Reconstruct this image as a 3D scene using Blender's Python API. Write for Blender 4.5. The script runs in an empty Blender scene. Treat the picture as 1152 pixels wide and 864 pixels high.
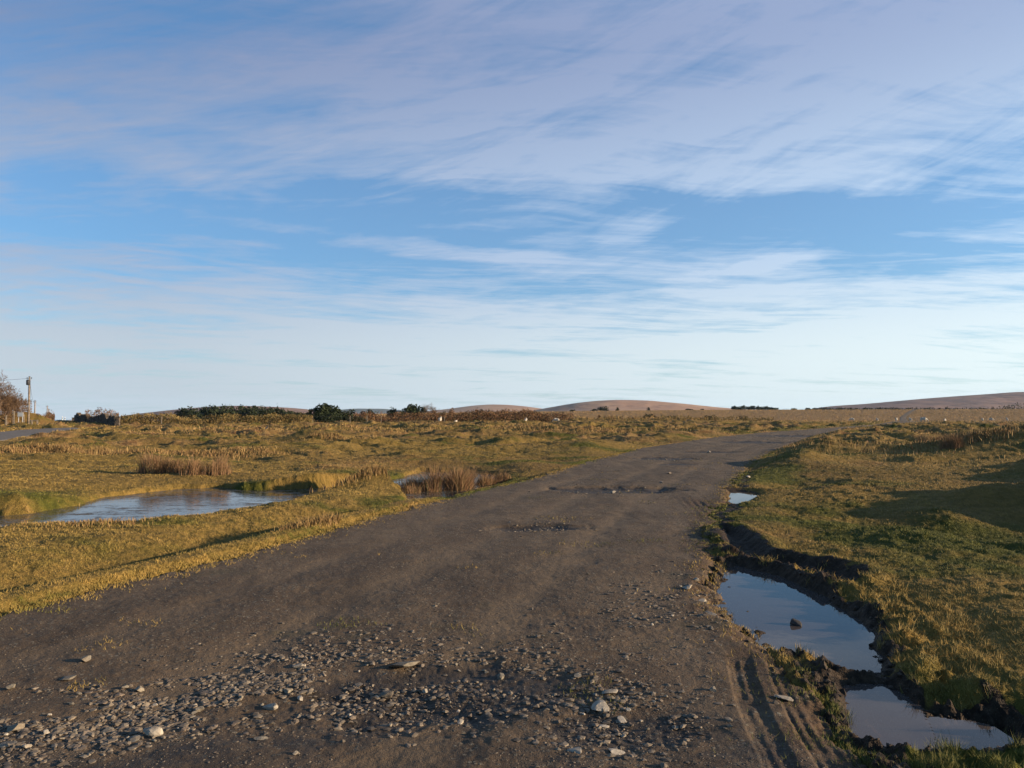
import bpy, bmesh, math, random
import numpy as np
PI = math.pi
R = math.radians
random.seed(7)
RNG = np.random.default_rng(11)
SC = bpy.context.scene
COL = SC.collection

# ------------------------------------------------------------------ camera model
F = 870.0; CH = 1.6
PIT = math.atan2(31.0, F)
CP, SP = math.cos(PIT), math.sin(PIT)
def P(px, py, z=0.0):
    """point of the level z seen at a picture position: used to survey the ground plan"""
    vy = F*CP - (432-py)*SP; vz = F*SP + (432-py)*CP
    t = (z-CH)/vz
    return ((px-576)*t, vy*t)
def PX(px, y): return (px-576)/F*y
def ZR(row, y): return CH + (463-row)/F*y
SUN_AZ = R(97)      # clockwise from +Y (view direction) : from the right, a little behind
SUN_EL = R(11.5)

# ------------------------------------------------------------------ noise
def _h(ix, iy, seed):
    h = (ix.astype(np.int64)*374761393 + iy.astype(np.int64)*668265263 + seed*974711) & 0xffffffff
    h = ((h ^ (h >> 13))*1274126177) & 0xffffffff
    h = h ^ (h >> 16)
    return h
def noise(x, y, seed=0):
    x = np.asarray(x, float); y = np.asarray(y, float)
    x0 = np.floor(x); y0 = np.floor(y); fx = x-x0; fy = y-y0
    u = fx*fx*fx*(fx*(fx*6-15)+10); v = fy*fy*fy*(fy*(fy*6-15)+10)
    def g(dx, dy):
        a = _h(x0+dx, y0+dy, seed)*(2*PI/4294967296.0)
        return np.cos(a)*(fx-dx) + np.sin(a)*(fy-dy)
    a = g(0,0); b = g(1,0); c = g(0,1); d = g(1,1)
    return (a+(b-a)*u + ((c+(d-c)*u)-(a+(b-a)*u))*v)*1.5
def fbm(x, y, seed=0, o=4, gain=.5):
    s = 0; a = 1
    for k in range(o):
        s = s + a*noise(x*2**k, y*2**k, seed+k*17); a *= gain
    return s
def sm(a, b, x):
    t = np.clip((x-a)/(b-a), 0, 1); return t*t*(3-2*t)
def polysd(x, y, poly):
    """signed distance, positive inside"""
    x = np.asarray(x, float); y = np.asarray(y, float)
    pts = np.array(poly, float)
    lo = pts.min(0)-3; hi = pts.max(0)+3
    out = np.full(x.shape, -3.0)
    m = (x > lo[0]) & (x < hi[0]) & (y > lo[1]) & (y < hi[1])
    X = x[m]; Y = y[m]
    if X.size == 0: return out
    d2 = np.full(X.shape, 1e9); ins = np.zeros(X.shape, bool)
    n = len(pts)
    for i in range(n):
        ax, ay = pts[i]; bx, by = pts[(i+1) % n]
        ex, ey = bx-ax, by-ay
        t = np.clip(((X-ax)*ex+(Y-ay)*ey)/(ex*ex+ey*ey+1e-12), 0, 1)
        d2 = np.minimum(d2, (X-ax-t*ex)**2+(Y-ay-t*ey)**2)
        c = ((ay > Y) != (by > Y)) & (X < (bx-ax)*(Y-ay)/(by-ay+1e-12)+ax)
        ins ^= c
    d = np.sqrt(d2)
    out[m] = np.where(ins, d, -d)
    return np.maximum(out, -3.0)

# ------------------------------------------------------------------ ground plan (world metres)
_l = [P(*p) for p in [(0,688),(100,661),(230,632),(330,606),(400,586),(470,568),(540,550),(600,537),(660,518),(720,504),(800,492),(850,487),(900,483.5),(950,480),(985,477.5)]]
_r = [P(*p) for p in [(985,864),(920,780),(862,720),(822,672),(812,640),(800,600),(812,570),(826,545),(850,520),(880,503),(915,490),(945,484),(982,479.5)]]
_l = [(-14,-16),(-6.6,0.6)] + _l + [(61,125),(200.2,400),(324.3,620),(420,820)]
_r = [(1.2,-16),(1.45,0.6)] + _r + [(67,125),(203.8,400),(327.6,620),(426,820)]
_l = np.array(_l); _r = np.array(_r)
POND_Z = -0.22; PUD_Z = -0.085; PUDS_Z = -0.06
POND = [P(a, b, POND_Z) for a, b in [(-260,625),(-60,602),(0,595),(60,591),(130,589.5),(180,585),(234,578),(300,569),(342,559),(380,553.5),(408,550),(440,549),
        (462,553),(474,566),(492,565),(515,556),(560,545),(558,536),(520,531.5),(480,532),(445,540.5),(410,544.5),(380,548),(358,550),(308,552),(263,553),(245,549.5),(203,551),
        (161,556),(125,559.5),(112,566.5),(44,579.5),(0,582),(-60,585),(-260,600)]]
PUD = [P(a, b, PUD_Z) for a, b in [(827,636),(816,664),(816,683),(828,690),(835,701),(857,711),(869,727),(888,735),(921,739),(945,748),(955,757),(978,757),
        (981,739),(968,726),(976,712),(960,699),(943,688),(928,680),(920,669),(899,661),(884,654),(870,646),(848,641)]]
PUDB = [P(a, b, PUD_Z) for a, b in [(960,773),(966,790),(972,806),(983,833),(1006,845),(1024,846),(1020,822),(1012,800),(1004,782),(990,772)]]
PUDC = [P(a, b, PUD_Z) for a, b in [(1052,818),(1046,834),(1058,842),(1084,843),(1106,838),(1112,829),(1096,819),(1078,826),(1066,816)]]
PUDS = [P(a, b, PUDS_Z) for a, b in [(821,558),(832,554),(845,555),(842,560),(832,563),(824,568),(819,564)]]
LANE = [P(a, b) for a, b in [(-400,492),(-60,488),(0,486),(21,484),(52,482),(84,481),(90,482.3),(73,485.5),(52,487.6),(21,492),(0,496),(-60,507),(-400,560)]]
BANK = [P(a, b) for a, b in [(818,596),(826,610),(835,622),(870,630),(915,640),(950,655),(968,645),(940,636),(900,628),(860,622),(838,605)]]

def xl_(y): return np.interp(y, _l[:,1], _l[:,0])
def road_sd(x, y):
    xl = np.interp(y, _l[:,1], _l[:,0]); xr = np.interp(y, _r[:,1], _r[:,0])
    sl = (np.interp(y+.5, _l[:,1], _l[:,0])-np.interp(y-.5, _l[:,1], _l[:,0]))
    k = 1/np.sqrt(1+sl*sl)
    n = fbm(x*1.7, y*1.7, 5, 3)
    n2 = fbm(x*9, y*9, 6, 2)
    n4 = noise(x*28, y*28, 8)*sm(16, 7, y)
    a = (x-xl)*k + .10*n + .06*n2*sm(40, 10, y) + .022*n4
    b = (xr-x)*k + .16*n + .06*n2*sm(40, 10, y) + .02*n4
    end = sm(820, 700, y)
    return a, b, np.minimum(a, b)*np.where(y < 815, 1, -1)*1.0

def crest_row(a):
    return np.interp(a, [-400,0,100,135,200,350,450,600,700,800,1152,1600], [560,560,540,478,470,468,465,463,462,461,460.6,459.5])
def base(x, y):
    r = np.hypot(x, y); a = 576+F*x/np.maximum(y, .2*r+1e-6)
    zc = CH + (463-crest_row(a))/F*620
    d1 = sm(120, 360, r); d2 = sm(340, 640, r); d3 = sm(640, 1100, r)
    dip = np.where(a > 560, -3.0, np.minimum(-1.0, zc*.5))
    dip = np.interp(a, [0,100,350,600,820], [-16,-12,-2.2,-2.4,-3.0])
    far = np.interp(a, [0,130,200,350], [-75,-75,-20,-12])
    z = d1*dip*(1-d2) + d2*zc
    z = z*(1-d3) + d3*far
    z = np.where(r > 1100, far*1.0, z)
    return z

GB = []   # hand placed swells: x, y, height, sx, sy, rot
def gb(px, py, h, sx, sy, rot=0, z=0):
    x, y = P(px, py, z); GB.append((x, y, h, sx, sy, rot))
gb(885,522,.42,1.3,1.9,-.3); gb(872,545,-.22,.9,1.1); gb(930,508,.25,2.2,1.8)
gb(960,560,.10,1.5,2.0); gb(1062,584,.22,.5,.5); gb(1120,572,.28,.6,.5); gb(1010,603,.10,.5,.6)
GB.append((11.3,12.2,.92,1.4,.9,.25)); GB.append((11.9,13.8,.85,1.4,.6,.1)); GB.append((10.7,11.1,.45,1.0,.5,.1)); GB.append((15.6,18.2,.8,2.4,1.6,0)); GB.append((14.2,16.4,.55,1.2,.6,0)); GB.append((6.4,10.9,-.22,1.5,1.1,.2))
GB.append((19.,27,.9,2.6,2.4,0)); GB.append((24,33,.7,3,2.2,0)); GB.append((33,47,.7,3.5,3,0))
GB.append((4.1,4.1,.06,.9,.9,0)); GB.append((3.6,5.6,.05,1.0,1.2,0))
gb(355,497,.62,1.3,1.0); gb(331,500,-.05,1.0,1.2)
gb(600,546,.0,1,1)
gb(425,576,-.09,1.3,1.0); gb(330,588,.03,1.6,1.2)
gb(575,528,.28,1.0,1.2); gb(545,532,-.12,1.0,1.3)
gb(20,568,.20,1.2,1.1); gb(85,562,.14,1.0,.9); gb(360,541,.16,2.2,.8); gb(420,539,.10,1.0,.8)
gb(740,503,.25,1.6,2); gb(700,507,.18,1.6,2); gb(790,489,.3,2,3)
gb(1090,506,-.1,2,2.2)
# earth bank on the far left
for k in range(9):
    px = -70+k*14.5; yy = 88+k*.8
    GB.append((PX(px, yy), yy, .40, 1.5, 2.0, 0))
for k in range(3):
    yy = 96+k*2; GB.append((PX(50+k*4, yy), yy, .22, 1.0, 2.0, 0))

POTS = []
for px, py, rx, ry, dp in [(690,550,1.45,.75,.085),(604,593,.75,.32,.06),(745,515.5,1.2,.9,.06),(798,508,1.3,.9,.07),(845,497,2.0,2.0,.09),(760,522,.8,.5,.03),
                           (885,490,3.0,2.4,.09),(500,775,.95,.55,.035),(400,800,.8,.4,.02),(690,820,.5,.3,.03),(250,805,.9,.35,.015),(640,700,.5,.4,.015)]:
    x, y = P(px, py); POTS.append((x, y, rx, ry, dp))

def terrain(x, y, full=True):
    """returns dict of height and masks at world x,y"""
    x = np.asarray(x, float); y = np.asarray(y, float)
    r = np.hypot(x, y)
    B = base(x, y)
    ra, rb, rs = road_sd(x, y)
    # rolling turf
    aspect = 1.0
    amp = .018 + .15*sm(16, 42, r) + .07*sm(40, 90, r) + .03*sm(0, 2.5, -rb)*sm(7, 12, r)
    right = sm(0, 1.5, -rb)
    left = sm(0, 1.5, -ra)
    off = np.maximum(left, right)
    wx = x+1.2*noise(x*.15, y*.15, 91); wy = y+1.2*noise(x*.15, y*.15, 92)
    f1 = fbm(wx*.16, wy*.20, 21, 3)
    f2 = fbm(wx*.55, wy*.6, 22, 4)
    f3 = fbm(x*2.6, y*2.6, 23, 3)
    calm = 1-sm(75, 150, r)*.8*(x > 30) - sm(120, 260, r)*.8*(x <= 30)
    ridg = (np.abs(noise(wx*.30, wy*.34, 31))*-1+.35)*1.5
    H = B + off*calm*(amp*1.5*f1 + (amp*.9+.0)*f2*1.15 + amp*.9*ridg*sm(10, 30, r) + .022*f3*(1+.6*sm(15,40,r)))
    # finer tussocks
    near = sm(60, 10, r)
    f4 = fbm(x*9, y*9, 24, 3)
    H = H + off*near*.012*f4
    for (gx, gy, h, sx, sy, rot) in GB:
        m = (np.abs(x-gx) < 4*max(sx, sy)) & (np.abs(y-gy) < 4*max(sx, sy))
        if not m.any(): continue
        dx = x[m]-gx; dy = y[m]-gy
        c, s = math.cos(rot), math.sin(rot)
        u = (c*dx+s*dy)/sx; v = (-s*dx+c*dy)/sy
        q = np.exp(-(u*u+v*v)*.5*(1+.35*f2[m]+.35*f3[m]*.5))
        H[m] += h*q*off[m]
    # left verge: small sharp drop into a narrow ditch, then the mound
    yy = y
    dpt = np.interp(yy, [-2,4,8,12,15,17], [.16,.19,.21,.22,.2,.0])
    dl = -(x-xl_(y))*.94
    lip = .34+.02*noise(x*.5, y*.5, 44)-.08*fbm(x*1.7, y*1.7, 5, 3)*0
    ditch = sm(lip, lip+.10, dl)*(1-sm(lip+.38, lip+1.3+dpt*3, dl))
    H = H - dpt*ditch*(yy < 17) + .06*sm(0, .1, dl)*(1-sm(lip, lip+.1, dl))*(yy < 17)
    # right verge lip
    H = H + np.where(y < 60, .05, .03)*sm(.05, .5, -rb)
    # pond
    ps = polysd(x, y, POND)
    edge = fbm(x*1.3, y*1.3, 51, 3)+.5*fbm(x*6, y*6, 50, 2)
    farb = sm(11.5, 16.5, y)   # steeper banks on the far side
    wdt = 1.7-1.35*np.clip(farb, 0, 1)
    bx1, by1 = P(45, 566); bx2, by2 = P(372, 540); bx3, by3 = P(415, 536)
    bk = np.clip(np.exp(-(((x-bx1)/1.6)**2+((y-by1)/1.3)**2))+np.exp(-(((x-bx2)/1.6)**2+((y-by2)/1.2)**2))+np.exp(-(((x-bx3)/1.0)**2+((y-by3)/1.0)**2)), 0, 1)
    kp = sm(-2.2, -.15, ps)*(1-bk)*np.clip(farb, 0, 1)
    H = H*(1-kp)+kp*(POND_Z+.10+.03*edge)
    t = sm(-1, .12, (ps+.12*edge)/np.where(ps < 0, wdt, 1)*1.0)
    H = H*(1-t) + t*(-.42)
    mudb = np.exp(-((ps+.02)/.10)**2)*sm(.2, .8, farb+.6*edge)
    # big puddle
    qs = np.maximum(np.maximum(polysd(x, y, PUD), polysd(x, y, PUDB)), polysd(x, y, PUDC))
    e2 = fbm(x*4.5, y*4.5, 52, 3); e3 = fbm(x*17, y*17, 53, 2)
    side = sm(-.2, .25, -rb)          # 1 on the turf side
    wd = .22-.06*side
    q = qs+.045*e2+.022*e3
    t = np.where(q > 0, 1, sm(-1, 0, q/wd))
    t = sm(0, 1, t)
    kq = sm(-1.5, -.12, qs)
    H = H*(1-kq) + kq*(PUD_Z+.050+.022*e2+.014*e3) + side*.035*np.exp(-((qs+.38)/.22)**2)*(1+.9*e2)
    H = H*(1-t) + t*(PUD_Z-.022-.05*sm(0, .25, q))
    rough = np.exp(-((qs+.20)/.22)**2)
    H = H + rough*(.020*e2+.012*e3+.006*fbm(x*40, y*40, 54, 2))*(.35+.65*side)
    mud2 = np.clip(np.exp(-((np.minimum(qs, 0)+.05)/(.17-.04*side))**2)*1.2+.45*e2*rough, 0, 1)
    # scalloped soil bank above the puddle
    bs = polysd(x, y, BANK)
    t = sm(-.10, .06, bs+.03*e2)
    H = H - .075*t + .045*np.exp(-((bs+.18)/.12)**2)*(x > 2.2)
    mud2 = np.maximum(mud2, sm(-.22, -.02, bs+.06*e2))
    # mud flats bottom right
    lx, ly = P(1085, 795)
    bq = np.exp(-(((x-lx)/.50)**2+((y-ly)/.26)**2))
    H = H - .16*bq + bq*(.05*e2+.02*e3)
    mud2 = np.maximum(mud2, sm(.22, .5, bq+.15*e2))
    # small puddle
    ss = polysd(x, y, PUDS)
    t = sm(-.5, .1, ss+.06*e2)
    H = H*(1-t)+t*(-.15)
    mud2 = np.maximum(mud2, np.exp(-((np.minimum(ss, 0))/.45)**2)*(ss < 0)*.9*sm(.6, -.2, -rb-.3))
    # muddy edge along the right-hand side of the track
    me = np.exp(-((rb+.12)/.16)**2)*sm(30, 12, y)*(.75+.5*e2)
    mud2 = np.maximum(mud2, np.clip(me, 0, 1))
    H = H + me*.03*e2
    mud = np.clip(np.maximum(mudb, mud2), 0, 1)
    # lane
    ls = polysd(x, y, LANE)
    # ---------------- road surface
    RH = B + .012*fbm(x*.5, y*.5, 61, 2) + .006*fbm(x*3, y*3, 62, 3) + .003*fbm(x*14, y*14, 63, 3)*sm(14, 5, r)
    wet = np.zeros_like(x)
    for (gx, gy, rx, ry, dp) in POTS:
        m = (np.abs(x-gx) < 3*rx) & (np.abs(y-gy) < 3*ry+1)
        if not m.any(): continue
        u = (x[m]-gx)/rx; v = (y[m]-gy)/ry
        dd = np.sqrt(u*u+v*v)+.22*fbm(x[m]*3, y[m]*3, 64, 3)
        k = sm(1.2, .45, dd)
        RH[m] -= dp*k*.8
        wet[m] = np.maximum(wet[m], k*min(1, dp*28))
    bump = fbm(x*22, y*22, 66, 2)
    RH = RH + wet*.007*bump*sm(30, 8, r)
    RH = RH - .25*sm(.12, -.25, rs)
    # keep above banks near puddle
    t = sm(-.35, .0, q)
    RH = RH - t*(.09+.02*e2) - .2*sm(0, .1, q)
    wdr = np.maximum(ra+rb, 2.0); lat = np.clip(ra/wdr, 0, 1)+.03*fbm(x*.12, y*.12, 93, 2)
    rut = sum(np.exp(-((lat-c)/.045)**2)*a for c, a in ((.24, .8), (.46, 1.), (.70, 1.), (.90, .5)))*np.clip(.75+.7*fbm(x*.35, y*.2, 94, 3), 0, 1)
    RH = RH - .016*rut
    # tyre treads
    tx, ty = P(880, 745); ux, uy = P(968, 905)
    L = math.hypot(ux-tx, uy-ty); ax, ay = (ux-tx)/L, (uy-ty)/L
    s = (x-tx)*ax+(y-ty)*ay; w = -(x-tx)*ay+(y-ty)*ax
    w = w + .03*np.sin(s*2.1)
    tread = np.zeros_like(x)
    for c0, hw in ((.0, .11), (.27, .12), (-.26, .09)):
        m = sm(hw, hw-.03, np.abs(w-c0))*sm(-.35, .15, s)*(s < 4)
        pat = np.cos((w-c0)*2*PI/.062) + .6*np.sign(np.sin(s*2*PI/.075+np.where(np.cos((w-c0)*PI/.062) > 0, 1.5, 0)))*.5
        tread += m*pat
        RH = RH - m*.012
    wet = np.maximum(wet, sm(5.2, 3.7, y)*(.45+.35*fbm(x*1.1, y*1.1, 69, 3)))  # darker nearest the camera: vignetting painted into the mask along with wet mud
    RH = RH + .0052*tread*(.55+.6*fbm(x*5, y*5, 59, 2))*sm(-.05, .1, rs)
    t2x, t2y = P(800, 572)
    s2 = (x-t2x); w2 = (y-t2y)
    m = np.exp(-((s2/.35)**2+(w2/1.6)**2))
    RH = RH + m*.007*(.6+.6*fbm(x*2, y*2, 67, 2))*np.cos((s2*1-w2*.12)*2*PI/.13)
    red = np.clip(np.exp(-((rb-.10)/.35)**2)*sm(30, 10, y)*(.8+.6*e2) + m, 0, 1)
    # ground under the sheets
    inside = sm(.02, .10, rs)
    GH = H*(1-inside) + inside*(np.minimum(H, RH)-.10)
    kl = sm(-1.5, -.1, ls)
    GH = GH*(1-kl)+kl*(B+.15*(GH-B)); H = H*(1-kl)+kl*(B+.15*(H-B))
    LH = B + .02 + .02*fbm(x*.3, y*.3, 68, 2)
    LH = LH - .12*sm(.1, -.3, ls)
    il = sm(.05, .3, ls)
    GH = GH - .12*il
    # colour masks
    g = fbm(x*.22, y*.3, 71, 4)
    green = .28*np.exp(-((np.minimum(ps, 0))/1.5)**2) + .34*np.exp(-((np.maximum(-rb, 0)-1.2)/1.6)**2)*(rb < 0)*sm(60, 20, y) \
        + .25*np.exp(-((np.maximum(-ra, 0)-.8)/1.3)**2)*(ra < 0)
    sc_ = np.exp(-(((x-6.0)/1.9)**2+((y-10.4)/1.6)**2)); green = green+.8*sc_
    green = np.clip(green + .55*g + .28*f2 + .14, 0, 1)*(1-.85*sm(90, 220, r))
    dry = np.clip(.44*sm(16, 60, r)+.55*sm(90, 200, r) + .6*fbm(x*.12+3, y*.25, 72, 4) + .25*f2, 0, 1)*(1-.6*green)
    dk = np.clip(sm(600, 300, y)*0, 0, 1)
    wet = np.clip(wet, 0, 1)
    grav = np.zeros_like(x)
    return dict(H=GH, top=H, RH=RH, LH=LH, rs=rs, ra=ra, rb=rb, ps=ps, qs=qs, ss=ss, ls=ls, mud=mud, green=green, dry=dry, wet=wet, red=red, f2=f2, rut=rut)
def gz(x, y):
    t = terrain(np.array([float(x)]), np.array([float(y)]))
    return float(t['top'][0])

# ------------------------------------------------------------------ mesh helpers
def mesh_np(name, V, Fc, mats, parent=None, smooth=True, attrs=None, mi=None):
    """V (n,3) float, Fc (m,k) int : one mesh object"""
    V = np.asarray(V, np.float32); Fc = np.asarray(Fc, np.int32)
    me = bpy.data.meshes.new(name)
    k = Fc.shape[1]
    me.vertices.add(len(V)); me.vertices.foreach_set('co', V.ravel())
    me.loops.add(Fc.size); me.loops.foreach_set('vertex_index', Fc.ravel())
    me.polygons.add(len(Fc)); me.polygons.foreach_set('loop_start', np.arange(0, Fc.size, k, dtype=np.int32))
    me.update(calc_edges=True)
    me.polygons.foreach_set('use_smooth', np.full(len(Fc), smooth))
    if mi is not None: me.polygons.foreach_set('material_index', np.asarray(mi, np.int32))
    for m in (mats if isinstance(mats, (list, tuple)) else [mats]): me.materials.append(m)
    for an, av in (attrs or {}).items():
        at = me.color_attributes.new(an, 'FLOAT_COLOR', 'POINT')
        a4 = np.ones((len(V), 4), np.float32); a4[:, :av.shape[1]] = av
        at.data.foreach_set('color', a4.ravel())
    me.validate()
    o = bpy.data.objects.new(name, me); COL.objects.link(o)
    if parent: o.parent = parent
    return o
def tag(o, label=None, cat=None, group=None, kind=None):
    if label: o['label'] = label
    if cat: o['category'] = cat
    if group: o['group'] = group
    if kind: o['kind'] = kind
    return o
def empty(name, loc, rz=0):
    o = bpy.data.objects.new(name, None); COL.objects.link(o)
    o.location = loc; o.rotation_euler = (0, 0, rz); o.empty_display_size = .2
    return o
def bm_obj(name, bm, m, parent=None, smooth=False):
    me = bpy.data.meshes.new(name); bm.to_mesh(me); bm.free()
    for mm in (m if isinstance(m, (list, tuple)) else [m]): me.materials.append(mm)
    for p in me.polygons: p.use_smooth = smooth
    o = bpy.data.objects.new(name, me); COL.objects.link(o)
    if parent: o.parent = parent
    return o
def tube(pts, rad, n=6):
    """tapered tube -> V,F (quads)"""
    pts = np.array(pts, float); rad = np.array(rad, float)
    V = []; Fc = []
    for i, p in enumerate(pts):
        d = pts[min(i+1, len(pts)-1)]-pts[max(i-1, 0)]; d = d/(np.linalg.norm(d)+1e-9)
        a = np.cross(d, [0, 0, 1.]) if abs(d[2]) < .9 else np.cross(d, [1., 0, 0])
        a /= np.linalg.norm(a); b = np.cross(d, a)
        for k in range(n):
            t = 2*PI*k/n
            V.append(p+rad[i]*(math.cos(t)*a+math.sin(t)*b))
    for i in range(len(pts)-1):
        for k in range(n):
            Fc.append([i*n+k, i*n+(k+1) % n, (i+1)*n+(k+1) % n, (i+1)*n+k])
    for e in (0, len(pts)-1):      # close the ends
        c = len(V); V.append(pts[e])
        for k in range(0, n): Fc.append([c, e*n+k, e*n+(k+1) % n, e*n+(k+1) % n] if e else [c, e*n+(k+1) % n, e*n+k, e*n+k])
    return V, Fc
class MB:
    def __init__(s): s.V = []; s.F = []
    def add(s, V, Fc):
        o = len(s.V); s.V += [tuple(v) for v in V]; s.F += [[i+o for i in f] for f in Fc]
    def tube(s, pts, rad, n=6): s.add(*tube(pts, rad, n))
    def box(s, c, d, rz=0):
        x, y, z = d[0]/2, d[1]/2, d[2]/2; cc, ss = math.cos(rz), math.sin(rz)
        V = []
        for sx, sy, sz in [(-1,-1,-1),(1,-1,-1),(1,1,-1),(-1,1,-1),(-1,-1,1),(1,-1,1),(1,1,1),(-1,1,1)]:
            a, b = sx*x, sy*y
            V.append((c[0]+cc*a-ss*b, c[1]+ss*a+cc*b, c[2]+sz*z))
        s.add(V, [[0,3,2,1],[4,5,6,7],[0,1,5,4],[1,2,6,5],[2,3,7,6],[3,0,4,7]])
    def build(s, name, m, parent=None, smooth=False, bevel=0):
        me = bpy.data.meshes.new(name)
        fs = []
        for f in s.F:
            g = []
            for i in f:
                if i not in g: g.append(i)
            fs.append(g)
        me.from_pydata(s.V, [], fs); me.update()
        for mm in (m if isinstance(m, (list, tuple)) else [m]): me.materials.append(mm)
        me.polygons.foreach_set('use_smooth', [smooth]*len(me.polygons))
        o = bpy.data.objects.new(name, me); COL.objects.link(o)
        if parent: o.parent = parent
        if bevel:
            md = o.modifiers.new('b', 'BEVEL'); md.width = bevel; md.segments = 2
        return o

# ------------------------------------------------------------------ materials
class NT:
    def __init__(s, tree): s.t = tree; s.n = tree.nodes; s.l = tree.links
    def node(s, typ, **kw):
        n = s.n.new(typ)
        for k, v in kw.items(): setattr(n, k, v)
        return n
    def put(s, sock, v):
        if v is None: return
        if isinstance(v, bpy.types.NodeSocket): s.l.new(v, sock)
        else:
            if hasattr(sock, 'default_value'):
                dv = sock.default_value
                if hasattr(dv, '__len__'):
                    if len(dv) == 4 and len(v) == 3: v = (*v, 1)
                    sock.default_value = v
                else: sock.default_value = v
    def m(s, op, a, b=None, c=None, clamp=False):
        n = s.node('ShaderNodeMath', operation=op, use_clamp=clamp)
        for i, v in enumerate((a, b, c)):
            if v is not None: s.put(n.inputs[i], v)
        return n.outputs[0]
    def vm(s, op, a, b=None):
        n = s.node('ShaderNodeVectorMath', operation=op)
        s.put(n.inputs[0], a)
        if b is not None: s.put(n.inputs[1], b)
        return n.outputs[0]
    def noise(s, vec, scale, detail=4, rough=.55, dist=0):
        n = s.node('ShaderNodeTexNoise'); s.put(n.inputs['Vector'], vec)
        n.inputs['Scale'].default_value = scale; n.inputs['Detail'].default_value = detail
        n.inputs['Roughness'].default_value = rough; n.inputs['Distortion'].default_value = dist
        return n.outputs[0]
    def vor(s, vec, scale, feature='F1', rnd=1):
        n = s.node('ShaderNodeTexVoronoi', feature=feature); s.put(n.inputs['Vector'], vec)
        n.inputs['Scale'].default_value = scale; n.inputs['Randomness'].default_value = rnd
        return n
    def rng(s, v, a, b, c=0., d=1., smooth=True):
        n = s.node('ShaderNodeMapRange', interpolation_type='SMOOTHSTEP' if smooth else 'LINEAR')
        s.put(n.inputs['Value'], v); n.inputs['From Min'].default_value = a; n.inputs['From Max'].default_value = b
        n.inputs['To Min'].default_value = c; n.inputs['To Max'].default_value = d
        return n.outputs[0]
    def mix(s, f, a, b, mode='MIX'):
        n = s.node('ShaderNodeMix', data_type='RGBA', blend_type=mode)
        s.put(n.inputs[0], f); s.put(n.inputs[6], a); s.put(n.inputs[7], b)
        return n.outputs[2]
    def sep(s, v):
        n = s.node('ShaderNodeSeparateXYZ'); s.put(n.inputs[0], v); return n.outputs
    def comb(s, x, y, z):
        n = s.node('ShaderNodeCombineXYZ')
        for i, v in enumerate((x, y, z)): s.put(n.inputs[i], v)
        return n.outputs[0]
    def mapping(s, v, loc=(0,0,0), rot=(0,0,0), scale=(1,1,1)):
        n = s.node('ShaderNodeMapping'); s.put(n.inputs[0], v)
        n.inputs['Location'].default_value = loc; n.inputs['Rotation'].default_value = rot; n.inputs['Scale'].default_value = scale
        return n.outputs[0]
    def bump(s, h, strength=1, dist=.01, normal=None):
        n = s.node('ShaderNodeBump'); s.put(n.inputs['Height'], h)
        n.inputs['Strength'].default_value = strength; n.inputs['Distance'].default_value = dist
        if normal is not None: s.put(n.inputs['Normal'], normal)
        return n.outputs[0]
def new_mat(name):
    m = bpy.data.materials.new(name); m.use_nodes = True
    t = NT(m.node_tree)
    b = m.node_tree.nodes['Principled BSDF']
    b.inputs['Specular IOR Level'].default_value = .25
    pos = t.node('ShaderNodeNewGeometry').outputs['Position']
    return m, t, b, pos
def simple(name, c1, c2, scale=3, rough=.85, bumpd=0, spec=.25, detail=4):
    m, t, b, pos = new_mat(name)
    n = t.noise(pos, scale, detail, .6)
    t.put(b.inputs['Base Color'], t.mix(t.rng(n, .35, .65), c1, c2))
    b.inputs['Roughness'].default_value = rough; b.inputs['Specular IOR Level'].default_value = spec
    if bumpd: t.put(b.inputs['Normal'], t.bump(t.noise(pos, scale*6, 4), 1, bumpd))
    return m

GOLD = (.305, .194, .056); GOLD2 = (.180, .125, .034); GREEN = (.120, .112, .020); GREEN2 = (.070, .074, .015)
RUST = (.225, .118, .048); STRAW = (.36, .225, .088)
MUD = (.030, .0215, .015)
def turf_colour(t, pos, attr):
    c = t.sep(attr)   # r mud g green b dry
    xy = t.vm('MULTIPLY', pos, (1, 1, .3))
    n1 = t.noise(xy, 1.3, 5, .65); n2 = t.noise(xy, 7, 5, .7); n3 = t.noise(xy, 40, 3, .6)
    gold = t.mix(t.rng(n2, .35, .68), GOLD2, GOLD)
    green = t.mix(t.rng(n2, .35, .7), GREEN2, GREEN)
    gf = t.m('ADD', c[1], t.m('MULTIPLY', t.m('SUBTRACT', n1, .5), 1.1))
    n0 = t.noise(t.vm('MULTIPLY', pos, (.5, 1, .3)), .07, 5, .6)
    gold = t.mix(t.rng(n0, .45, .62, 0, .55), gold, (.15, .085, .04))
    col = t.mix(t.rng(gf, .25, .8), gold, green)
    df = t.m('ADD', c[2], t.m('MULTIPLY', t.m('SUBTRACT', n2, .5), .9))
    col = t.mix(t.rng(df, .30, .85), col, t.mix(t.rng(n1, .4, .6), RUST, STRAW))
    return col, c, n1, n2, n3

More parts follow.
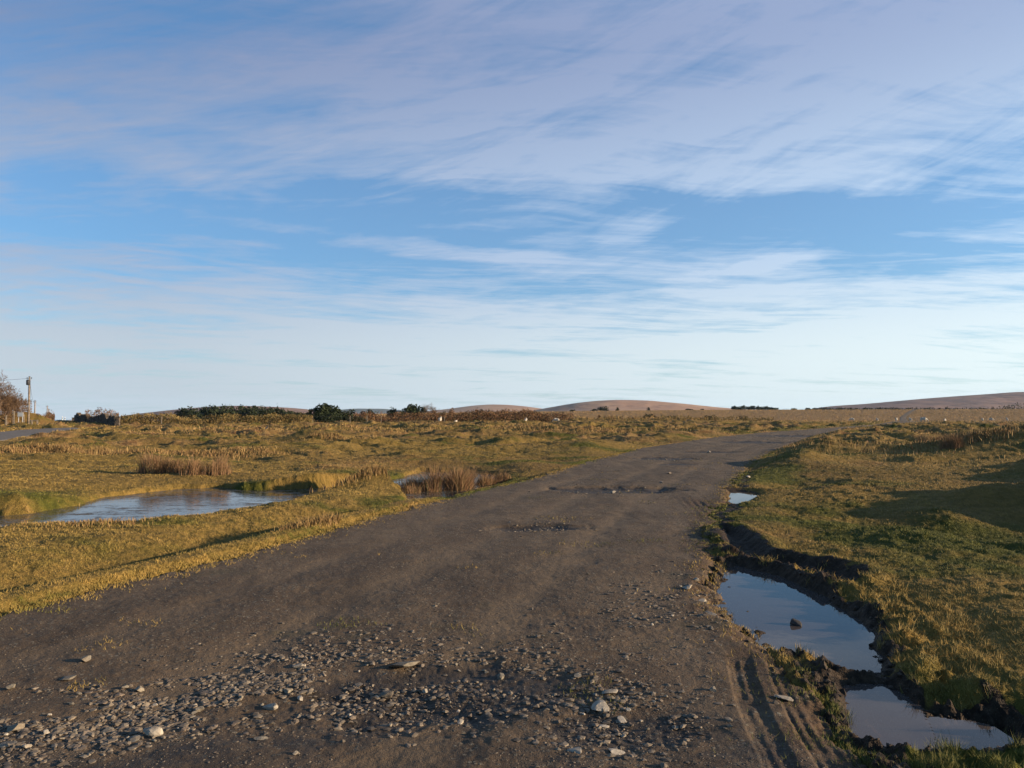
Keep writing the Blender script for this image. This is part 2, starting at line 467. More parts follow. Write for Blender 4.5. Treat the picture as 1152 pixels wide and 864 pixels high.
def mat_ground():
    m, t, b, pos = new_mat('turf')
    at = t.node('ShaderNodeAttribute', attribute_name='mask')
    col, c, n1, n2, n3 = turf_colour(t, pos, at.outputs['Vector'])
    sp = t.noise(pos, 120, 3, .6)
    col = t.mix(t.rng(sp, .3, .75, 0, .55), t.mix(1, col, (.62, .60, .55), 'MULTIPLY'), col)
    # small dark dead specks and bare patches
    col = t.mix(t.rng(n2, .62, .72, 0, .55), col, (.085, .055, .028))
    mudc = t.mix(t.rng(t.noise(pos, 14, 5, .7), .35, .7), (.020, .0135, .009), (.058, .038, .023))
    mf = t.m('ADD', c[0], t.m('MULTIPLY', t.m('SUBTRACT', n3, .5), .5))
    mf = t.rng(mf, .35, .6)
    col = t.mix(mf, col, mudc)
    t.put(b.inputs['Base Color'], col)
    t.put(b.inputs['Roughness'], t.m('SUBTRACT', .95, t.m('MULTIPLY', mf, .25)))
    b.inputs['Specular IOR Level'].default_value = .10
    h = t.m('ADD', t.m('MULTIPLY', n3, .5), t.m('MULTIPLY', sp, .25))
    h = t.m('ADD', h, t.m('MULTIPLY', n2, 1.6))
    h = t.m('ADD', h, t.m('MULTIPLY', n1, 3.0))
    t.put(b.inputs['Normal'], t.bump(h, .85, .045))
    return m
def mat_blades():
    m, t, b, pos = new_mat('grass_blades')
    at = t.node('ShaderNodeAttribute', attribute_name='mask')
    rn = t.node('ShaderNodeAttribute', attribute_name='rnd')
    col, c, n1, n2, n3 = turf_colour(t, pos, at.outputs['Vector'])
    r = t.sep(rn.outputs['Vector'])
    col = t.mix(t.rng(r[0], .8, 1, 0, .5, False), col, (.26, .19, .075))
    col = t.mix(t.rng(r[1], 0, 1, .15, .0, False), col, (.02, .02, .01))
    col = t.mix(1, col, (1.22, 1.22, 1.15), 'MULTIPLY')
    t.put(b.inputs['Base Color'], col)
    b.inputs['Roughness'].default_value = .75; b.inputs['Specular IOR Level'].default_value = .15
    gn = t.node('ShaderNodeNewGeometry').outputs['Normal']
    t.put(b.inputs['Normal'], t.vm('NORMALIZE', t.vm('ADD', t.vm('MULTIPLY', gn, (.75, .75, .75)), (.12, -.02, .55))))
    return m
def mat_track():
    m, t, b, pos = new_mat('track_surface')
    at = t.node('ShaderNodeAttribute', attribute_name='mask')
    c = t.sep(at.outputs['Vector'])   # r wet plus painted near vignette, g red b gravel
    n1 = t.noise(pos, .8, 5, .6); n2 = t.noise(pos, 5, 5, .65); n3 = t.noise(pos, 60, 4, .7)
    col = t.mix(t.rng(n1, .35, .65), (.095, .062, .040), (.185, .132, .088))
    col = t.mix(t.rng(n2, .3, .7, 0, .75), col, (.068, .047, .033))
    col = t.mix(t.rng(n3, .3, .8, 0, .55), col, (.19, .145, .105))
    st = t.noise(t.mapping(pos, rot=(0, 0, R(24)), scale=(1.5, .16, 1)), 1.0, 4, .6)
    col = t.mix(t.rng(st, .50, .66, 0, .60), col, (.060, .044, .033))
    col = t.mix(t.rng(st, .46, .34, 0, .45), col, (.20, .15, .108))
    v1 = t.vor(t.vm('ADD', pos, t.vm('MULTIPLY', t.comb(n3, n2, n3), (.02, .02, .02))), 38)
    rnd = t.sep(v1.outputs['Color'])
    big = t.m('MULTIPLY', t.rng(rnd[0], .80, .84), t.rng(v1.outputs['Distance'], .5, .38))
    big = t.m('MULTIPLY', big, t.rng(t.m('ADD', n2, t.m('MULTIPLY', t.m('SUBTRACT', .5, c[2]), .35)), .44, .62))
    v2 = t.vor(pos, 110)
    rn2 = t.sep(v2.outputs['Color'])
    small = t.m('MULTIPLY', t.rng(rn2[0], .72, .78), t.rng(v2.outputs['Distance'], .5, .35))
    stc = t.mix(rnd[1], (.13, .12, .105), (.27, .245, .205))
    col = t.mix(t.m('MULTIPLY', small, .75), col, t.mix(rn2[1], (.12, .10, .085), (.25, .22, .18)))
    col = t.mix(big, col, stc)
    col = t.mix(t.m('MULTIPLY', t.rng(t.m('ADD', c[2], t.m('MULTIPLY', t.m('SUBTRACT', n2, .5), .5)), .2, .8), .55), col, t.mix(t.rng(n3, .3, .7), (.165, .122, .085), (.215, .165, .118)))
    dm = t.noise(t.mapping(pos, rot=(0, 0, R(24)), scale=(1, .4, 1)), .9, 5, .7)
    col = t.mix(t.rng(dm, .52, .66, 0, .55), col, (.055, .040, .030))
    # damp hollows, and the vignette painted in nearest the camera
    wf = t.rng(t.m('ADD', c[0], t.m('MULTIPLY', t.m('SUBTRACT', n2, .5), .9)), .25, .75)
    col = t.mix(t.m('MULTIPLY', wf, .72), col, (.030, .026, .023))
    rf = t.rng(t.m('ADD', c[1], t.m('MULTIPLY', t.m('SUBTRACT', n2, .5), .7)), .3, .8)
    col = t.mix(t.m('MULTIPLY', rf, .75), col, t.mix(t.rng(n3, .3, .7), (.065, .040, .024), (.13, .082, .050)))
    # faint green film
    gf = t.rng(t.noise(t.vm('ADD', pos, (31, 7, 0)), .9, 4, .6), .60, .72, 0, .35)
    col = t.mix(gf, col, (.062, .066, .035))
    t.put(b.inputs['Base Color'], t.mix(1, col, (.68, .625, .53), 'MULTIPLY'))
    t.put(b.inputs['Roughness'], t.m('SUBTRACT', .92, t.m('MULTIPLY', wf, .25)))
    b.inputs['Specular IOR Level'].default_value = .22
    h = t.m('ADD', t.m('MULTIPLY', n3, .5), t.m('MULTIPLY', big, .9))
    h = t.m('ADD', h, t.m('MULTIPLY', small, .35)); h = t.m('ADD', h, t.m('MULTIPLY', t.noise(pos, 18, 5, .65), 1.0))
    t.put(b.inputs['Normal'], t.bump(h, .9, .012))
    return m
def mat_water(name, weeds=False, rip=.002):
    m, t, b, pos = new_mat(name)
    b.inputs['IOR'].default_value = 1.333; b.inputs['Specular IOR Level'].default_value = .5
    if weeds:
        xy = t.mapping(pos, scale=(.55, 1.5, 1))
        n = t.noise(xy, 2.6, 6, .72, .3); n2 = t.noise(t.mapping(pos, scale=(.7, 1.4, 1)), 11, 4, .7)
        w = t.rng(t.m('ADD', n, t.m('MULTIPLY', t.m('SUBTRACT', n2, .5), .7)), .50, .66)
        t.put(b.inputs['Base Color'], t.mix(w, (.050, .046, .038), (.10, .075, .042)))
        t.put(b.inputs['Roughness'], t.m('ADD', t.m('MULTIPLY', w, .55), .07))
        h = t.m('ADD', t.m('MULTIPLY', n2, .5), t.noise(pos, 5, 3))
        t.put(b.inputs['Normal'], t.bump(h, .3, .006))
    else:
        nrm = t.bump(t.noise(pos, 7, 2), .2, rip)
        fr = t.node('ShaderNodeFresnel'); fr.inputs['IOR'].default_value = 1.34; t.put(fr.inputs['Normal'], nrm)
        gl = t.node('ShaderNodeBsdfGlossy'); gl.inputs['Roughness'].default_value = .02; t.put(gl.inputs['Normal'], nrm)
        tr = t.node('ShaderNodeBsdfTransparent'); tr.inputs['Color'].default_value = (.42, .33, .24, 1)
        df = t.node('ShaderNodeBsdfDiffuse'); df.inputs['Color'].default_value = (.115, .092, .082, 1)
        mm = t.node('ShaderNodeMixShader'); mm.inputs[0].default_value = .55; t.l.new(tr.outputs[0], mm.inputs[1]); t.l.new(df.outputs[0], mm.inputs[2])
        mx = t.node('ShaderNodeMixShader'); t.put(mx.inputs[0], fr.outputs[0]); t.l.new(mm.outputs[0], mx.inputs[1]); t.l.new(gl.outputs[0], mx.inputs[2])
        t.l.new(mx.outputs[0], m.node_tree.nodes['Material Output'].inputs['Surface'])
    return m
def mat_stone(name, c1, c2):
    m, t, b, pos = new_mat(name)
    oi = t.node('ShaderNodeObjectInfo')
    n = t.noise(pos, 45, 5, .7); n2 = t.noise(pos, 9, 3)
    col = t.mix(t.rng(n, .3, .7), c1, c2)
    col = t.mix(t.rng(n2, .52, .68, 0, .55), col, (.13, .095, .065))
    k = t.rng(oi.outputs['Random'], 0, 1, .62, 1.1, False)
    col = t.mix(1, col, t.comb(k, k, k), 'MULTIPLY')
    t.put(b.inputs['Base Color'], col); b.inputs['Roughness'].default_value = .8
    t.put(b.inputs['Normal'], t.bump(n, .7, .006))
    return m
def mat_gravel():
    m, t, b, pos = new_mat('gravel')
    rn = t.node('ShaderNodeAttribute', attribute_name='rnd'); r = t.sep(rn.outputs['Vector'])
    col = t.mix(r[0], (.060, .046, .033), (.22, .175, .125))
    col = t.mix(t.rng(r[1], .7, 1, 0, .7), col, (.15, .11, .08))
    t.put(b.inputs['Base Color'], t.mix(t.rng(t.noise(pos, 90, 3), .3, .7, 0, .5), col, (.07, .055, .045)))
    b.inputs['Roughness'].default_value = .85
    return m
def mat_leaf(name, c1, c2, c3=None):
    m, t, b, pos = new_mat(name)
    rn = t.node('ShaderNodeAttribute', attribute_name='rnd'); r = t.sep(rn.outputs['Vector'])
    col = t.mix(r[0], c1, c2)
    if c3: col = t.mix(t.rng(r[1], .6, 1, 0, .9), col, c3)
    t.put(b.inputs['Base Color'], col); b.inputs['Roughness'].default_value = .8; b.inputs['Specular IOR Level'].default_value = .15
    return m
def mat_hill(name, c1, c2, c3, sc=.004):
    m, t, b, pos = new_mat(name)
    n1 = t.noise(t.mapping(pos, scale=(1, .6, 5)), sc, 7, .65); n2 = t.noise(t.mapping(pos, scale=(1, 1, 6)), sc*7, 6, .7)
    col = t.mix(t.rng(n1, .38, .62), c1, c2)
    col = t.mix(t.rng(n2, .50, .62, 0, .85), col, c3)
    t.put(b.inputs['Base Color'], col); b.inputs['Roughness'].default_value = .95; b.inputs['Specular IOR Level'].default_value = .05
    return m

M = dict(
    turf=mat_ground(), blades=mat_blades(), track=mat_track(), pond=mat_water('pond_water', True), puddle=mat_water('puddle_water'),
    gravel=mat_gravel(), stone=mat_stone('grey_stone', (.12, .10, .074), (.25, .21, .155)), pale=mat_stone('pale_stone', (.24, .20, .155), (.38, .33, .26)),
    darkstone=mat_stone('dark_stone', (.03, .027, .025), (.07, .06, .055)),
    clod=simple('mud_clods', (.024, .017, .012), (.065, .044, .029), 20, .8, .01),
    rush=mat_leaf('rush_stems', (.12, .060, .030), (.34, .20, .105), (.075, .08, .028)),
    tall=mat_leaf('rough_grass', (.15, .09, .035), (.30, .20, .08), (.14, .07, .035)),
    wood=simple('pole_wood', (.13, .10, .075), (.26, .21, .165), 6, .85), greywood=simple('post_wood', (.10, .08, .06), (.20, .16, .115), 8, .85),
    bark=simple('bark', (.07, .05, .035), (.14, .10, .07), 5, .9), twig=simple('bare_twigs', (.085, .052, .030), (.17, .105, .060), 2, .9),
    ever=mat_leaf('dark_foliage', (.010, .016, .007), (.034, .042, .016)), gorse=mat_leaf('gorse_foliage', (.022, .024, .011), (.06, .052, .024)),
    brownleaf=mat_leaf('brown_foliage', (.085, .042, .022), (.19, .10, .05), (.06, .055, .02)),
    hedge=mat_leaf('hedge_foliage', (.10, .065, .024), (.24, .16, .06), (.085, .085, .028)),
    wall=simple('wall_stone', (.045, .036, .028), (.13, .10, .075), 4, .9, .03), metal=simple('galvanised_metal', (.25, .26, .27), (.35, .36, .37), 9, .5, 0, .5),
    dark=simple('dark_fitting', (.02, .02, .022), (.05, .05, .055), 9, .6), white=simple('white_paint', (.50, .50, .47), (.62, .62, .59), 5, .6),
    fleece=simple('fleece', (.38, .33, .26), (.50, .44, .36), 12, .95, .02), face=simple('sheep_face', (.35, .30, .26), (.5, .45, .4), 10, .9),
    feather=simple('black_feathers', (.008, .008, .01), (.02, .02, .025), 20, .5),
    lane=simple('lane_tarmac', (.105, .085, .068), (.15, .125, .10), 2, .9), wire=simple('wire', (.03, .03, .03), (.05, .05, .05), 5, .6),
)

# ------------------------------------------------------------------ ground sheet
def grid():
    fine = np.arange(-37.0, 37.001, .082)
    coarse_l = np.concatenate([np.arange(-180, -60, 6.), np.arange(-60, -42, 2.), np.arange(-42, -37.2, .5)])
    az = np.concatenate([coarse_l, fine, -coarse_l[::-1][:-1]])
    rr = [0.0, .6, 1.2, 1.8, 2.3, 2.7]
    r = 3.0
    while r < 7600:
        rr.append(r)
        g = 1.0048 if r < 22 else (1.0065 if r < 150 else (1.012 if r < 800 else 1.06))
        r *= g
    rr.append(7600)
    rr[0] = .05
    return R(1)*az, np.array(rr)
AZ, RR = grid()
A2, R2 = np.meshgrid(AZ, RR)
GX = (R2*np.sin(A2)); GY = (R2*np.cos(A2))
T = terrain(GX.ravel(), GY.ravel())
nr, na = GX.shape
idx = np.arange(nr*na).reshape(nr, na)
quads = np.stack([idx[:-1, :], np.roll(idx, -1, 1)[:-1, :], np.roll(idx, -1, 1)[1:, :], idx[1:, :]], -1).reshape(-1, 4)
quads = quads[:, ::-1]
V = np.stack([GX.ravel(), GY.ravel(), T['H']], 1)
mask = np.stack([T['mud'], T['green'], T['dry']], 1)
ground = mesh_np('ground', V, quads, M['turf'], attrs={'mask': mask})
tag(ground, kind='structure', label='rough golden and green moorland turf on both sides of the track')
def sheet(name, sd, lim, Z, mat, mk, label):
    keep = (sd > lim)
    q = quads[keep[quads].any(1)]
    used, inv = np.unique(q, return_inverse=True)
    Vv = np.stack([GX.ravel()[used], GY.ravel()[used], Z[used]], 1)
    o = mesh_np(name, Vv, inv.reshape(-1, 4), mat, attrs={'mask': mk[used]} if mk is not None else None)
    return tag(o, kind='structure', label=label)
gy = GY.ravel(); gx = GX.ravel()
rs2 = np.where((gy > -15) & (gy < 800), T['rs'], -1)
grav = np.clip(.3+.8*fbm(gx*.5, gy*.5, 81, 3), 0, 1)
rmask = np.stack([T['wet'], T['red'], np.clip(T['rut'], 0, 1)], 1)
sheet('track', rs2, -.2, T['RH'], M['track'], rmask, 'wide potholed gravel track running from the foreground to the horizon')
sheet('road', T['ls'], -.25, T['LH'], M['lane'], None, 'grey tarmac lane at the far left')
def water(name, poly, z, mat, label, grow=1.35):
    pts = np.array(poly); c = pts.mean(0)
    lo = pts.min(0)-.5; hi = pts.max(0)+.5
    n = 90
    gxx, gyy = np.meshgrid(np.linspace(lo[0], hi[0], n), np.linspace(lo[1], hi[1], n))
    sd = polysd(gxx.ravel(), gyy.ravel(), poly)
    ii = np.arange(n*n).reshape(n, n)
    q = np.stack([ii[:-1,:-1], ii[:-1,1:], ii[1:,1:], ii[1:,:-1]], -1).reshape(-1, 4)
    q = q[(sd > -grow)[q].all(1)]
    used, inv = np.unique(q, return_inverse=True)
    Vv = np.stack([gxx.ravel()[used], gyy.ravel()[used], np.full(len(used), z)], 1)
    return tag(mesh_np(name, Vv, inv.reshape(-1, 4), mat), kind='structure', label=label)
water('pond', POND, POND_Z, M['pond'], 'shallow weedy moorland pond reflecting the sky', .5)
water('puddle', PUD, PUD_Z, M['puddle'], 'long smooth blue puddle on the right edge of the track', .16)
water('puddle', PUDB, PUD_Z-.004, M['puddle'], 'narrow muddy puddle nearest the camera at the right of the track', .14)
water('puddle', PUDC, PUD_Z-.008, M['puddle'], 'shallow brown puddle under the dark mud bank at the bottom right', .14)
water('puddle', PUDS, PUDS_Z, M['puddle'], 'small puddle farther up the right edge of the track', .35)
# sea
sv = []; sf = []
azs = np.linspace(R(-60), R(20), 60)
for a in azs: sv += [(1300*math.sin(a), 1300*math.cos(a), -70), (7700*math.sin(a), 7700*math.cos(a), -70)]
for i in range(59): sf.append([2*i, 2*i+2, 2*i+3, 2*i+1][::-1])
sm_ = simple('sea_water', (.035, .075, .13), (.05, .10, .16), .004, .5)
tag(mesh_np('sea', sv, sf, sm_), kind='structure', label='narrow strip of blue sea at the far left horizon')

# ------------------------------------------------------------------ hills
def hill(name, prof, dist, depth, zb, mat, label, seed, rough=.02, fold=.0):
    px = np.array([p[0] for p in prof], float); rw = np.array([p[1] for p in prof], float)
    na_, nd = 260, 70
    pp = np.linspace(px[0], px[-1], na_)
    # smooth skyline
    rwi = np.interp(pp, px, rw)
    for _ in range(14): rwi = np.convolve(np.pad(rwi, 2, mode='edge'), [.15, .2, .3, .2, .15], 'valid')
    t = np.linspace(-1, 1, nd)
    PPg, TT = np.meshgrid(pp, t)
    Y = dist + TT*depth
    X = (PPg-576)/F*Y
    ztop = CH + (463-rwi)/F*dist
    hgt = (ztop-zb)[None, :]
    prof_d = np.cos(np.clip(TT, -1, 1)*PI/2)**1.3
    Z = zb-6 + (hgt+6)*prof_d
    nz = fbm(X/(dist*.12), Y/(dist*.12), seed, 4)
    Z = Z + nz*rough*np.maximum(hgt, 10)*np.sin(np.clip(-TT, 0, 1)*PI)**1
    ii = np.arange(na_*nd).reshape(nd, na_)
    q = np.stack([ii[:-1,:-1], ii[:-1,1:], ii[1:,1:], ii[1:,:-1]], -1).reshape(-1, 4)
    o = mesh_np(name, np.stack([X.ravel(), Y.ravel(), Z.ravel()], 1), q, mat)
    return tag(o, kind='structure', label=label)
hb = mat_hill('hill_moor', (.30, .175, .115), (.38, .235, .145), (.22, .135, .095))
hp = mat_hill('hill_heather', (.19, .12, .098), (.28, .175, .13), (.13, .088, .075), .003)
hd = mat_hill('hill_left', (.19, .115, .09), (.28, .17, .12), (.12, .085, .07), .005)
hblue = mat_hill('hill_far', (.05, .045, .04), (.08, .065, .055), (.035, .045, .03), .001)
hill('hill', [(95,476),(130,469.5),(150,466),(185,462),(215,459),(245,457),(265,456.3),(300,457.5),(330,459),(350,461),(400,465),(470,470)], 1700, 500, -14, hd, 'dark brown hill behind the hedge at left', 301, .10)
hill('hill', [(340,470),(385,460.5),(400,459.6),(430,459.8),(445,461),(500,464),(560,470)], 6200, 900, -70, hblue, 'faint blue far hill between two brown hills', 302)
hill('hill', [(420,468),(470,463.5),(500,460.5),(530,456.5),(550,455),(570,455.3),(590,457),(620,461),(660,466)], 3000, 700, -14, hb, 'small smooth brown hill left of the largest hill', 303, .05)
hill('hill', [(540,468),(590,463.5),(620,458),(650,453),(675,450.5),(695,449.7),(730,450.5),(770,454.5),(800,457.5),(830,460),(870,463),(930,468)], 2100, 480, -12, hb, 'broad smooth brown hill with a shaded left slope', 304, .12)
hill('hill', [(870,468),(905,461.5),(920,458),(938,456),(965,455.5),(1000,452),(1050,447.5),(1100,444),(1152,441.5),(1250,437),(1400,434),(1600,440),(1750,460)], 2300, 700, -12, hp, 'long purplish moor ridge at the right', 305, .14)

# ------------------------------------------------------------------ grass (short turf blades)
def vis_sample(n, r0, r1, azl=-36, azr=36, p=0.0):
    az = R(1)*RNG.uniform(azl, azr, n)
    r = r0*(r1/r0)**RNG.random(n)
    return r*np.sin(az), r*np.cos(az), r
def blades(name, x, y, z, h, w, lean, mat, mk=None, label='', rnd=None, flat=0, seg=1, parent=None):
    n = len(x)
    th = RNG.uniform(0, PI, n); la = RNG.uniform(0, 2*PI, n)
    ll = lean*h*RNG.random(n)
    cx, cy = np.cos(th)*w/2, np.sin(th)*w/2
    tx, ty = x+np.cos(la)*ll, y+np.sin(la)*ll
    if seg == 1:
        V = np.stack([np.stack([x-cx, y-cy, z-.01*h/.03*0-.005], 1), np.stack([x+cx, y+cy, z-.005], 1), np.stack([tx, ty, z+h], 1)], 1).reshape(-1, 3)
        Fc = np.arange(3*n).reshape(-1, 3); k = 3
    else:
        mx, my = x+np.cos(la)*ll*.3, y+np.sin(la)*ll*.3
        V = np.stack([np.stack([x-cx, y-cy, z-.02], 1), np.stack([x+cx, y+cy, z-.02], 1), np.stack([mx+cx*.8, my+cy*.8, z+h*.55], 1), np.stack([mx-cx*.8, my-cy*.8, z+h*.55], 1), np.stack([tx+cx*.25, ty+cy*.25, z+h], 1), np.stack([tx-cx*.25, ty-cy*.25, z+h], 1)], 1).reshape(-1, 3)
        b = np.arange(n)[:, None]*6
        Fc = np.concatenate([b+np.array([[0,1,2,3]]), b+np.array([[3,2,4,5]])], 0); k = 6
    at = {}
    rn = RNG.random((n, 2)) if rnd is None else rnd
    at['rnd'] = np.repeat(np.concatenate([rn, np.zeros((n, 1))], 1), k, 0)
    if mk is not None: at['mask'] = np.repeat(mk, k, 0)
    o = mesh_np(name, V, Fc, mat, parent=parent, smooth=False, attrs=at)
    return o
def turf_blades():
    x, y, r = vis_sample(900000, 3.0, 60)
    t = terrain(x, y)
    dens = .75+.8*fbm(x*1.5, y*1.5, 88, 3)
    ok = (t['rs'] < -.02+.10*noise(x*6, y*6, 89)) & (t['ps'] < -.03) & (t['qs'] < -.04) & (t['ss'] < -.1) & (t['ls'] < .0) & (t['mud'] < .5+.25*noise(x*5, y*5, 90)) & (RNG.random(len(x)) < dens) & (t['top'] > POND_Z-.0)
    ed = (t['rs'] > -.12) & (RNG.random(len(x)) < .5); ok &= ~ed
    x, y, r = x[ok], y[ok], r[ok]; t = {k: v[ok] for k, v in t.items()}
    tall = sm(.1, .7, t['f2'])*.6+t['dry']*.5
    h = (.010+.018*RNG.random(len(x))*(.4+1.2*(fbm(x*3, y*3, 86, 2) > 0))+.022*tall*sm(8, 25, r))*(1-.25*sm(10, 30, r))
    w = np.maximum(.0035, .00070*r)
    o = blades('grass', x, y, t['top'], h, w, 1.8, M['blades'], np.stack([t['mud'], t['green'], t['dry']], 1))
    tag(o, 'short cropped moorland grass', 'grass', kind='stuff')
    # coarser tufts farther off
    x, y, r = vis_sample(260000, 55, 620, -36, 36)
    t = terrain(x, y)
    ok = (t['rs'] < -.3) & (t['ls'] < -.1) & (RNG.random(len(x)) < .75+.6*fbm(x*.3, y*.3, 87, 3)) & (t['top'] > -6)
    x, y, r = x[ok], y[ok], r[ok]; t = {k: v[ok] for k, v in t.items()}
    o = blades('far_grass', x, y, t['top'], (.03+.05*RNG.random(len(x)))*(1+.006*r), .0009*r, 1.0, M['blades'], np.stack([t['mud'], t['green'], t['dry']], 1))
    tag(o, 'coarse golden grass on the distant part of the moor', 'grass', kind='stuff')
    # weeds and grass straying on to the track
    x, y, r = vis_sample(160000, 3.0, 30)
    t = terrain(x, y)
    ok = (t['rs'] > -.05) & (t['rs'] < 1.2) & (t['qs'] < -.03) & (RNG.random(len(x)) < np.exp(-np.maximum(t['rs'], 0)/.16)*1.0) & (noise(x*3.5, y*3.5, 97)+.6*noise(x*12, y*12, 99) > -.25+t['rs']*.9)
    ok |= (t['rs'] > 0) & (fbm(x*.9+5, y*.9, 98, 3) > .62) & (RNG.random(len(x)) < .5)
    ok &= (t['qs'] < -.03)
    x, y, r = x[ok], y[ok], r[ok]
    n = 90000
    ye = 3.6*(32/3.6)**RNG.random(n); lf = RNG.random(n) < .6
    xe = np.where(lf, np.interp(ye, _l[:,1], _l[:,0])+RNG.exponential(.13, n)-.08, np.interp(ye, _r[:,1], _r[:,0])-RNG.exponential(.16, n)+.08)
    te = terrain(xe, ye)
    oe = (te['rs'] > -.08) & (te['qs'] < -.04) & (noise(xe*4, ye*4, 97)+.6*noise(xe*14, ye*14, 99) > -.35+te['rs']*1.6) & (RNG.random(n) < np.where(lf, .8, .35))
    x = np.concatenate([x, xe[oe]]); y = np.concatenate([y, ye[oe]]); r = np.hypot(x, y); t = terrain(x, y); t['RH'] = np.maximum(t['RH'], t['H'])
    o = blades('stray_grass', x, y, t['RH'], .012+.02*RNG.random(len(x)), np.maximum(.003, .0009*r), 1.5, M['blades'], np.stack([t['mud']*.5, np.clip(t['green']+.25, 0, 1), t['dry']], 1))
    tag(o, 'sparse grass creeping over the track edges', 'grass', kind='stuff')
turf_blades()

# rough tussocks and dead grass: banks by the pond, distant rough band
def rough_grass():
    X = []; Y = []; Hh = []
    def band(p1, p2, n, spread, h, z=0):
        a = np.array(P(*p1, z)); b = np.array(P(*p2, z))
        s = RNG.random(n)[:, None]; q = a+(b-a)*s + RNG.normal(0, 1, (n, 2))*spread
        X.append(q[:, 0]); Y.append(q[:, 1]); Hh.append(h*(.4+.9*RNG.random(n))*(1+.6*noise(q[:, 0]*1.3, q[:, 1]*1.3, 7)))
    band((0,573),(110,562),2500,(.25,.2),.10); band((120,556),(300,549),1500,(.3,.3),.07); band((20,511),(135,509),5000,(.5,.7),.22); band((135,510),(300,512),3000,(.6,.6),.12)
    band((5,573),(115,560),4500,(.22,.25),.13); band((300,548),(440,538),5500,(.3,.22),.14)
    band((60,592),(140,590),600,(.3,.2),.05)
    band((290,603),(400,588),1500,(.12,.12),.07)
    band((650,473),(860,471),3500,(1.5,1.2),.55); band((345,499),(410,500),1200,(.5,.4),.15)
    band((1040,507),(1150,502),1500,(1.2,1.2),.10); band((1080,512),(1110,515),900,(.6,.5),.22)
    band((900,500),(1100,520),2500,(3,2.5),.12); band((1030,492),(1150,493),1200,(2,2),.10)
    band((560,483),(760,487),3500,(3,4),.18); band((200,486),(520,484),3500,(4,5),.16)
    x = np.concatenate(X); y = np.concatenate(Y); h = np.concatenate(Hh)
    t = terrain(x, y)
    ok = (t['rs'] < -.1) & (t['ls'] < -.3) & (t['ps'] < .05) & (t['top'] > POND_Z-.05)
    x, y, h = x[ok], y[ok], h[ok]; t = t['top'][ok]
    r = np.hypot(x, y)
    o = blades('rough_grass', x, y, t, np.maximum(h, .03), np.maximum(.006, .0008*r), .7, M['tall'], seg=2)
    tag(o, 'tufts of long dead grass on the banks and across the moor', 'grass', kind='stuff')
def bank_tufts():
    x, y, r = vis_sample(240000, 3.1, 14, 8, 36)
    t = terrain(x, y)
    cl = noise(x*5, y*5, 120)+.5*noise(x*15, y*15, 121)
    ok = (t['rs'] < -.02) & (t['qs'] < -.07) & (t['qs'] > -.75) & (cl > .05+.9*np.maximum(t['mud']-.35, 0)) & (RNG.random(len(x)) < .75)
    x, y, r, cl = x[ok], y[ok], r[ok], cl[ok]; t = {k: v[ok] for k, v in t.items()}
    o = blades('bank_grass', x, y, t['top'], (.02+.045*RNG.random(len(x)))*(.6+cl), np.maximum(.0035, .0008*r), 1.2, M['blades'], np.stack([t['mud']*.3, t['green'], t['dry']+.2], 1))
    tag(o, 'ragged longer grass overhanging the muddy banks of the puddles', 'grass', kind='stuff')
rough_grass()
bank_tufts()

# ------------------------------------------------------------------ rushes
def rush(px, row, wpx, dpx_m, h, n, label, z=-.2, col=None):
    x0, y0 = P(px, row, z)
    w = wpx/F*y0
    root_z = gz(x0, y0)
    k = max(4, int(w/.17))
    cx = RNG.uniform(-w/2, w/2, k); cy = RNG.normal(0, dpx_m, k)
    i = RNG.integers(0, k, n)
    hs = RNG.uniform(.5, 1.1, k)
    n = int(n*1.4); i = RNG.integers(0, k, n); gx_ = RNG.normal(0, .11, n); x = cx[i]+gx_; y = cy[i]+RNG.normal(0, .11, n)
    t = terrain(x+x0, y+y0)
    zz = t['top']
    hh = h*hs[i]*(.30+.80*RNG.random(n))*np.exp(-(gx_/.26)**2)
    rn = RNG.random((n, 2)); rn[:, 0] = np.clip(rn[:, 0]*.7+hs[i]*.3-.1, 0, 1)
    o = blades('rush_clump', x, y, zz, hh, np.full(n, .0085), .75, M['rush'], seg=2, rnd=rn)
    o.location = (x0, y0, 0)
    return tag(o, label, 'rushes', 'rush clumps')
rush(170,536,30,.22,.62,1500,'left tall part of the russet rush clump on the far side of the pond',-.1)
rush(215,537,66,.22,.50,2600,'long low russet rush clump right of its taller neighbour behind the pond',-.1)
rush(466,557,18,.25,.50,1300,'thin brown rushes at the left end of the channel by the track',-.3)
rush(500,555,34,.28,.72,2600,'middle clump of brown rushes standing in the channel by the track',-.3)
rush(537,550,36,.28,.84,3200,'tallest red-brown rush clump beside the left edge of the track',-.3)
rush(506,547,60,.35,.50,2800,'short dark rushes at the back of the channel by the track',-.3)
rush(519,552,26,.22,.66,2200,'dense clump of brown rushes just left of the tallest one by the track',-.3)
rush(552,546,22,.22,.62,1800,'clump of rushes at the right end of the channel where it meets the track',-.3)
rush(476,556,22,.22,.56,1500,'dark rushes between the thin left ones and the middle clump in the channel',-.3)
rush(1048,507,30,.5,.50,900,'brown rush clump left of the others on the right moor',-.1)
rush(1085,508,36,.5,.42,900,'flat spread of brown rushes on the right moor behind the pale clump',-.1)
rush(1078,520,20,.4,.52,900,'pale rush clump in a hollow on the right moor',-.1)

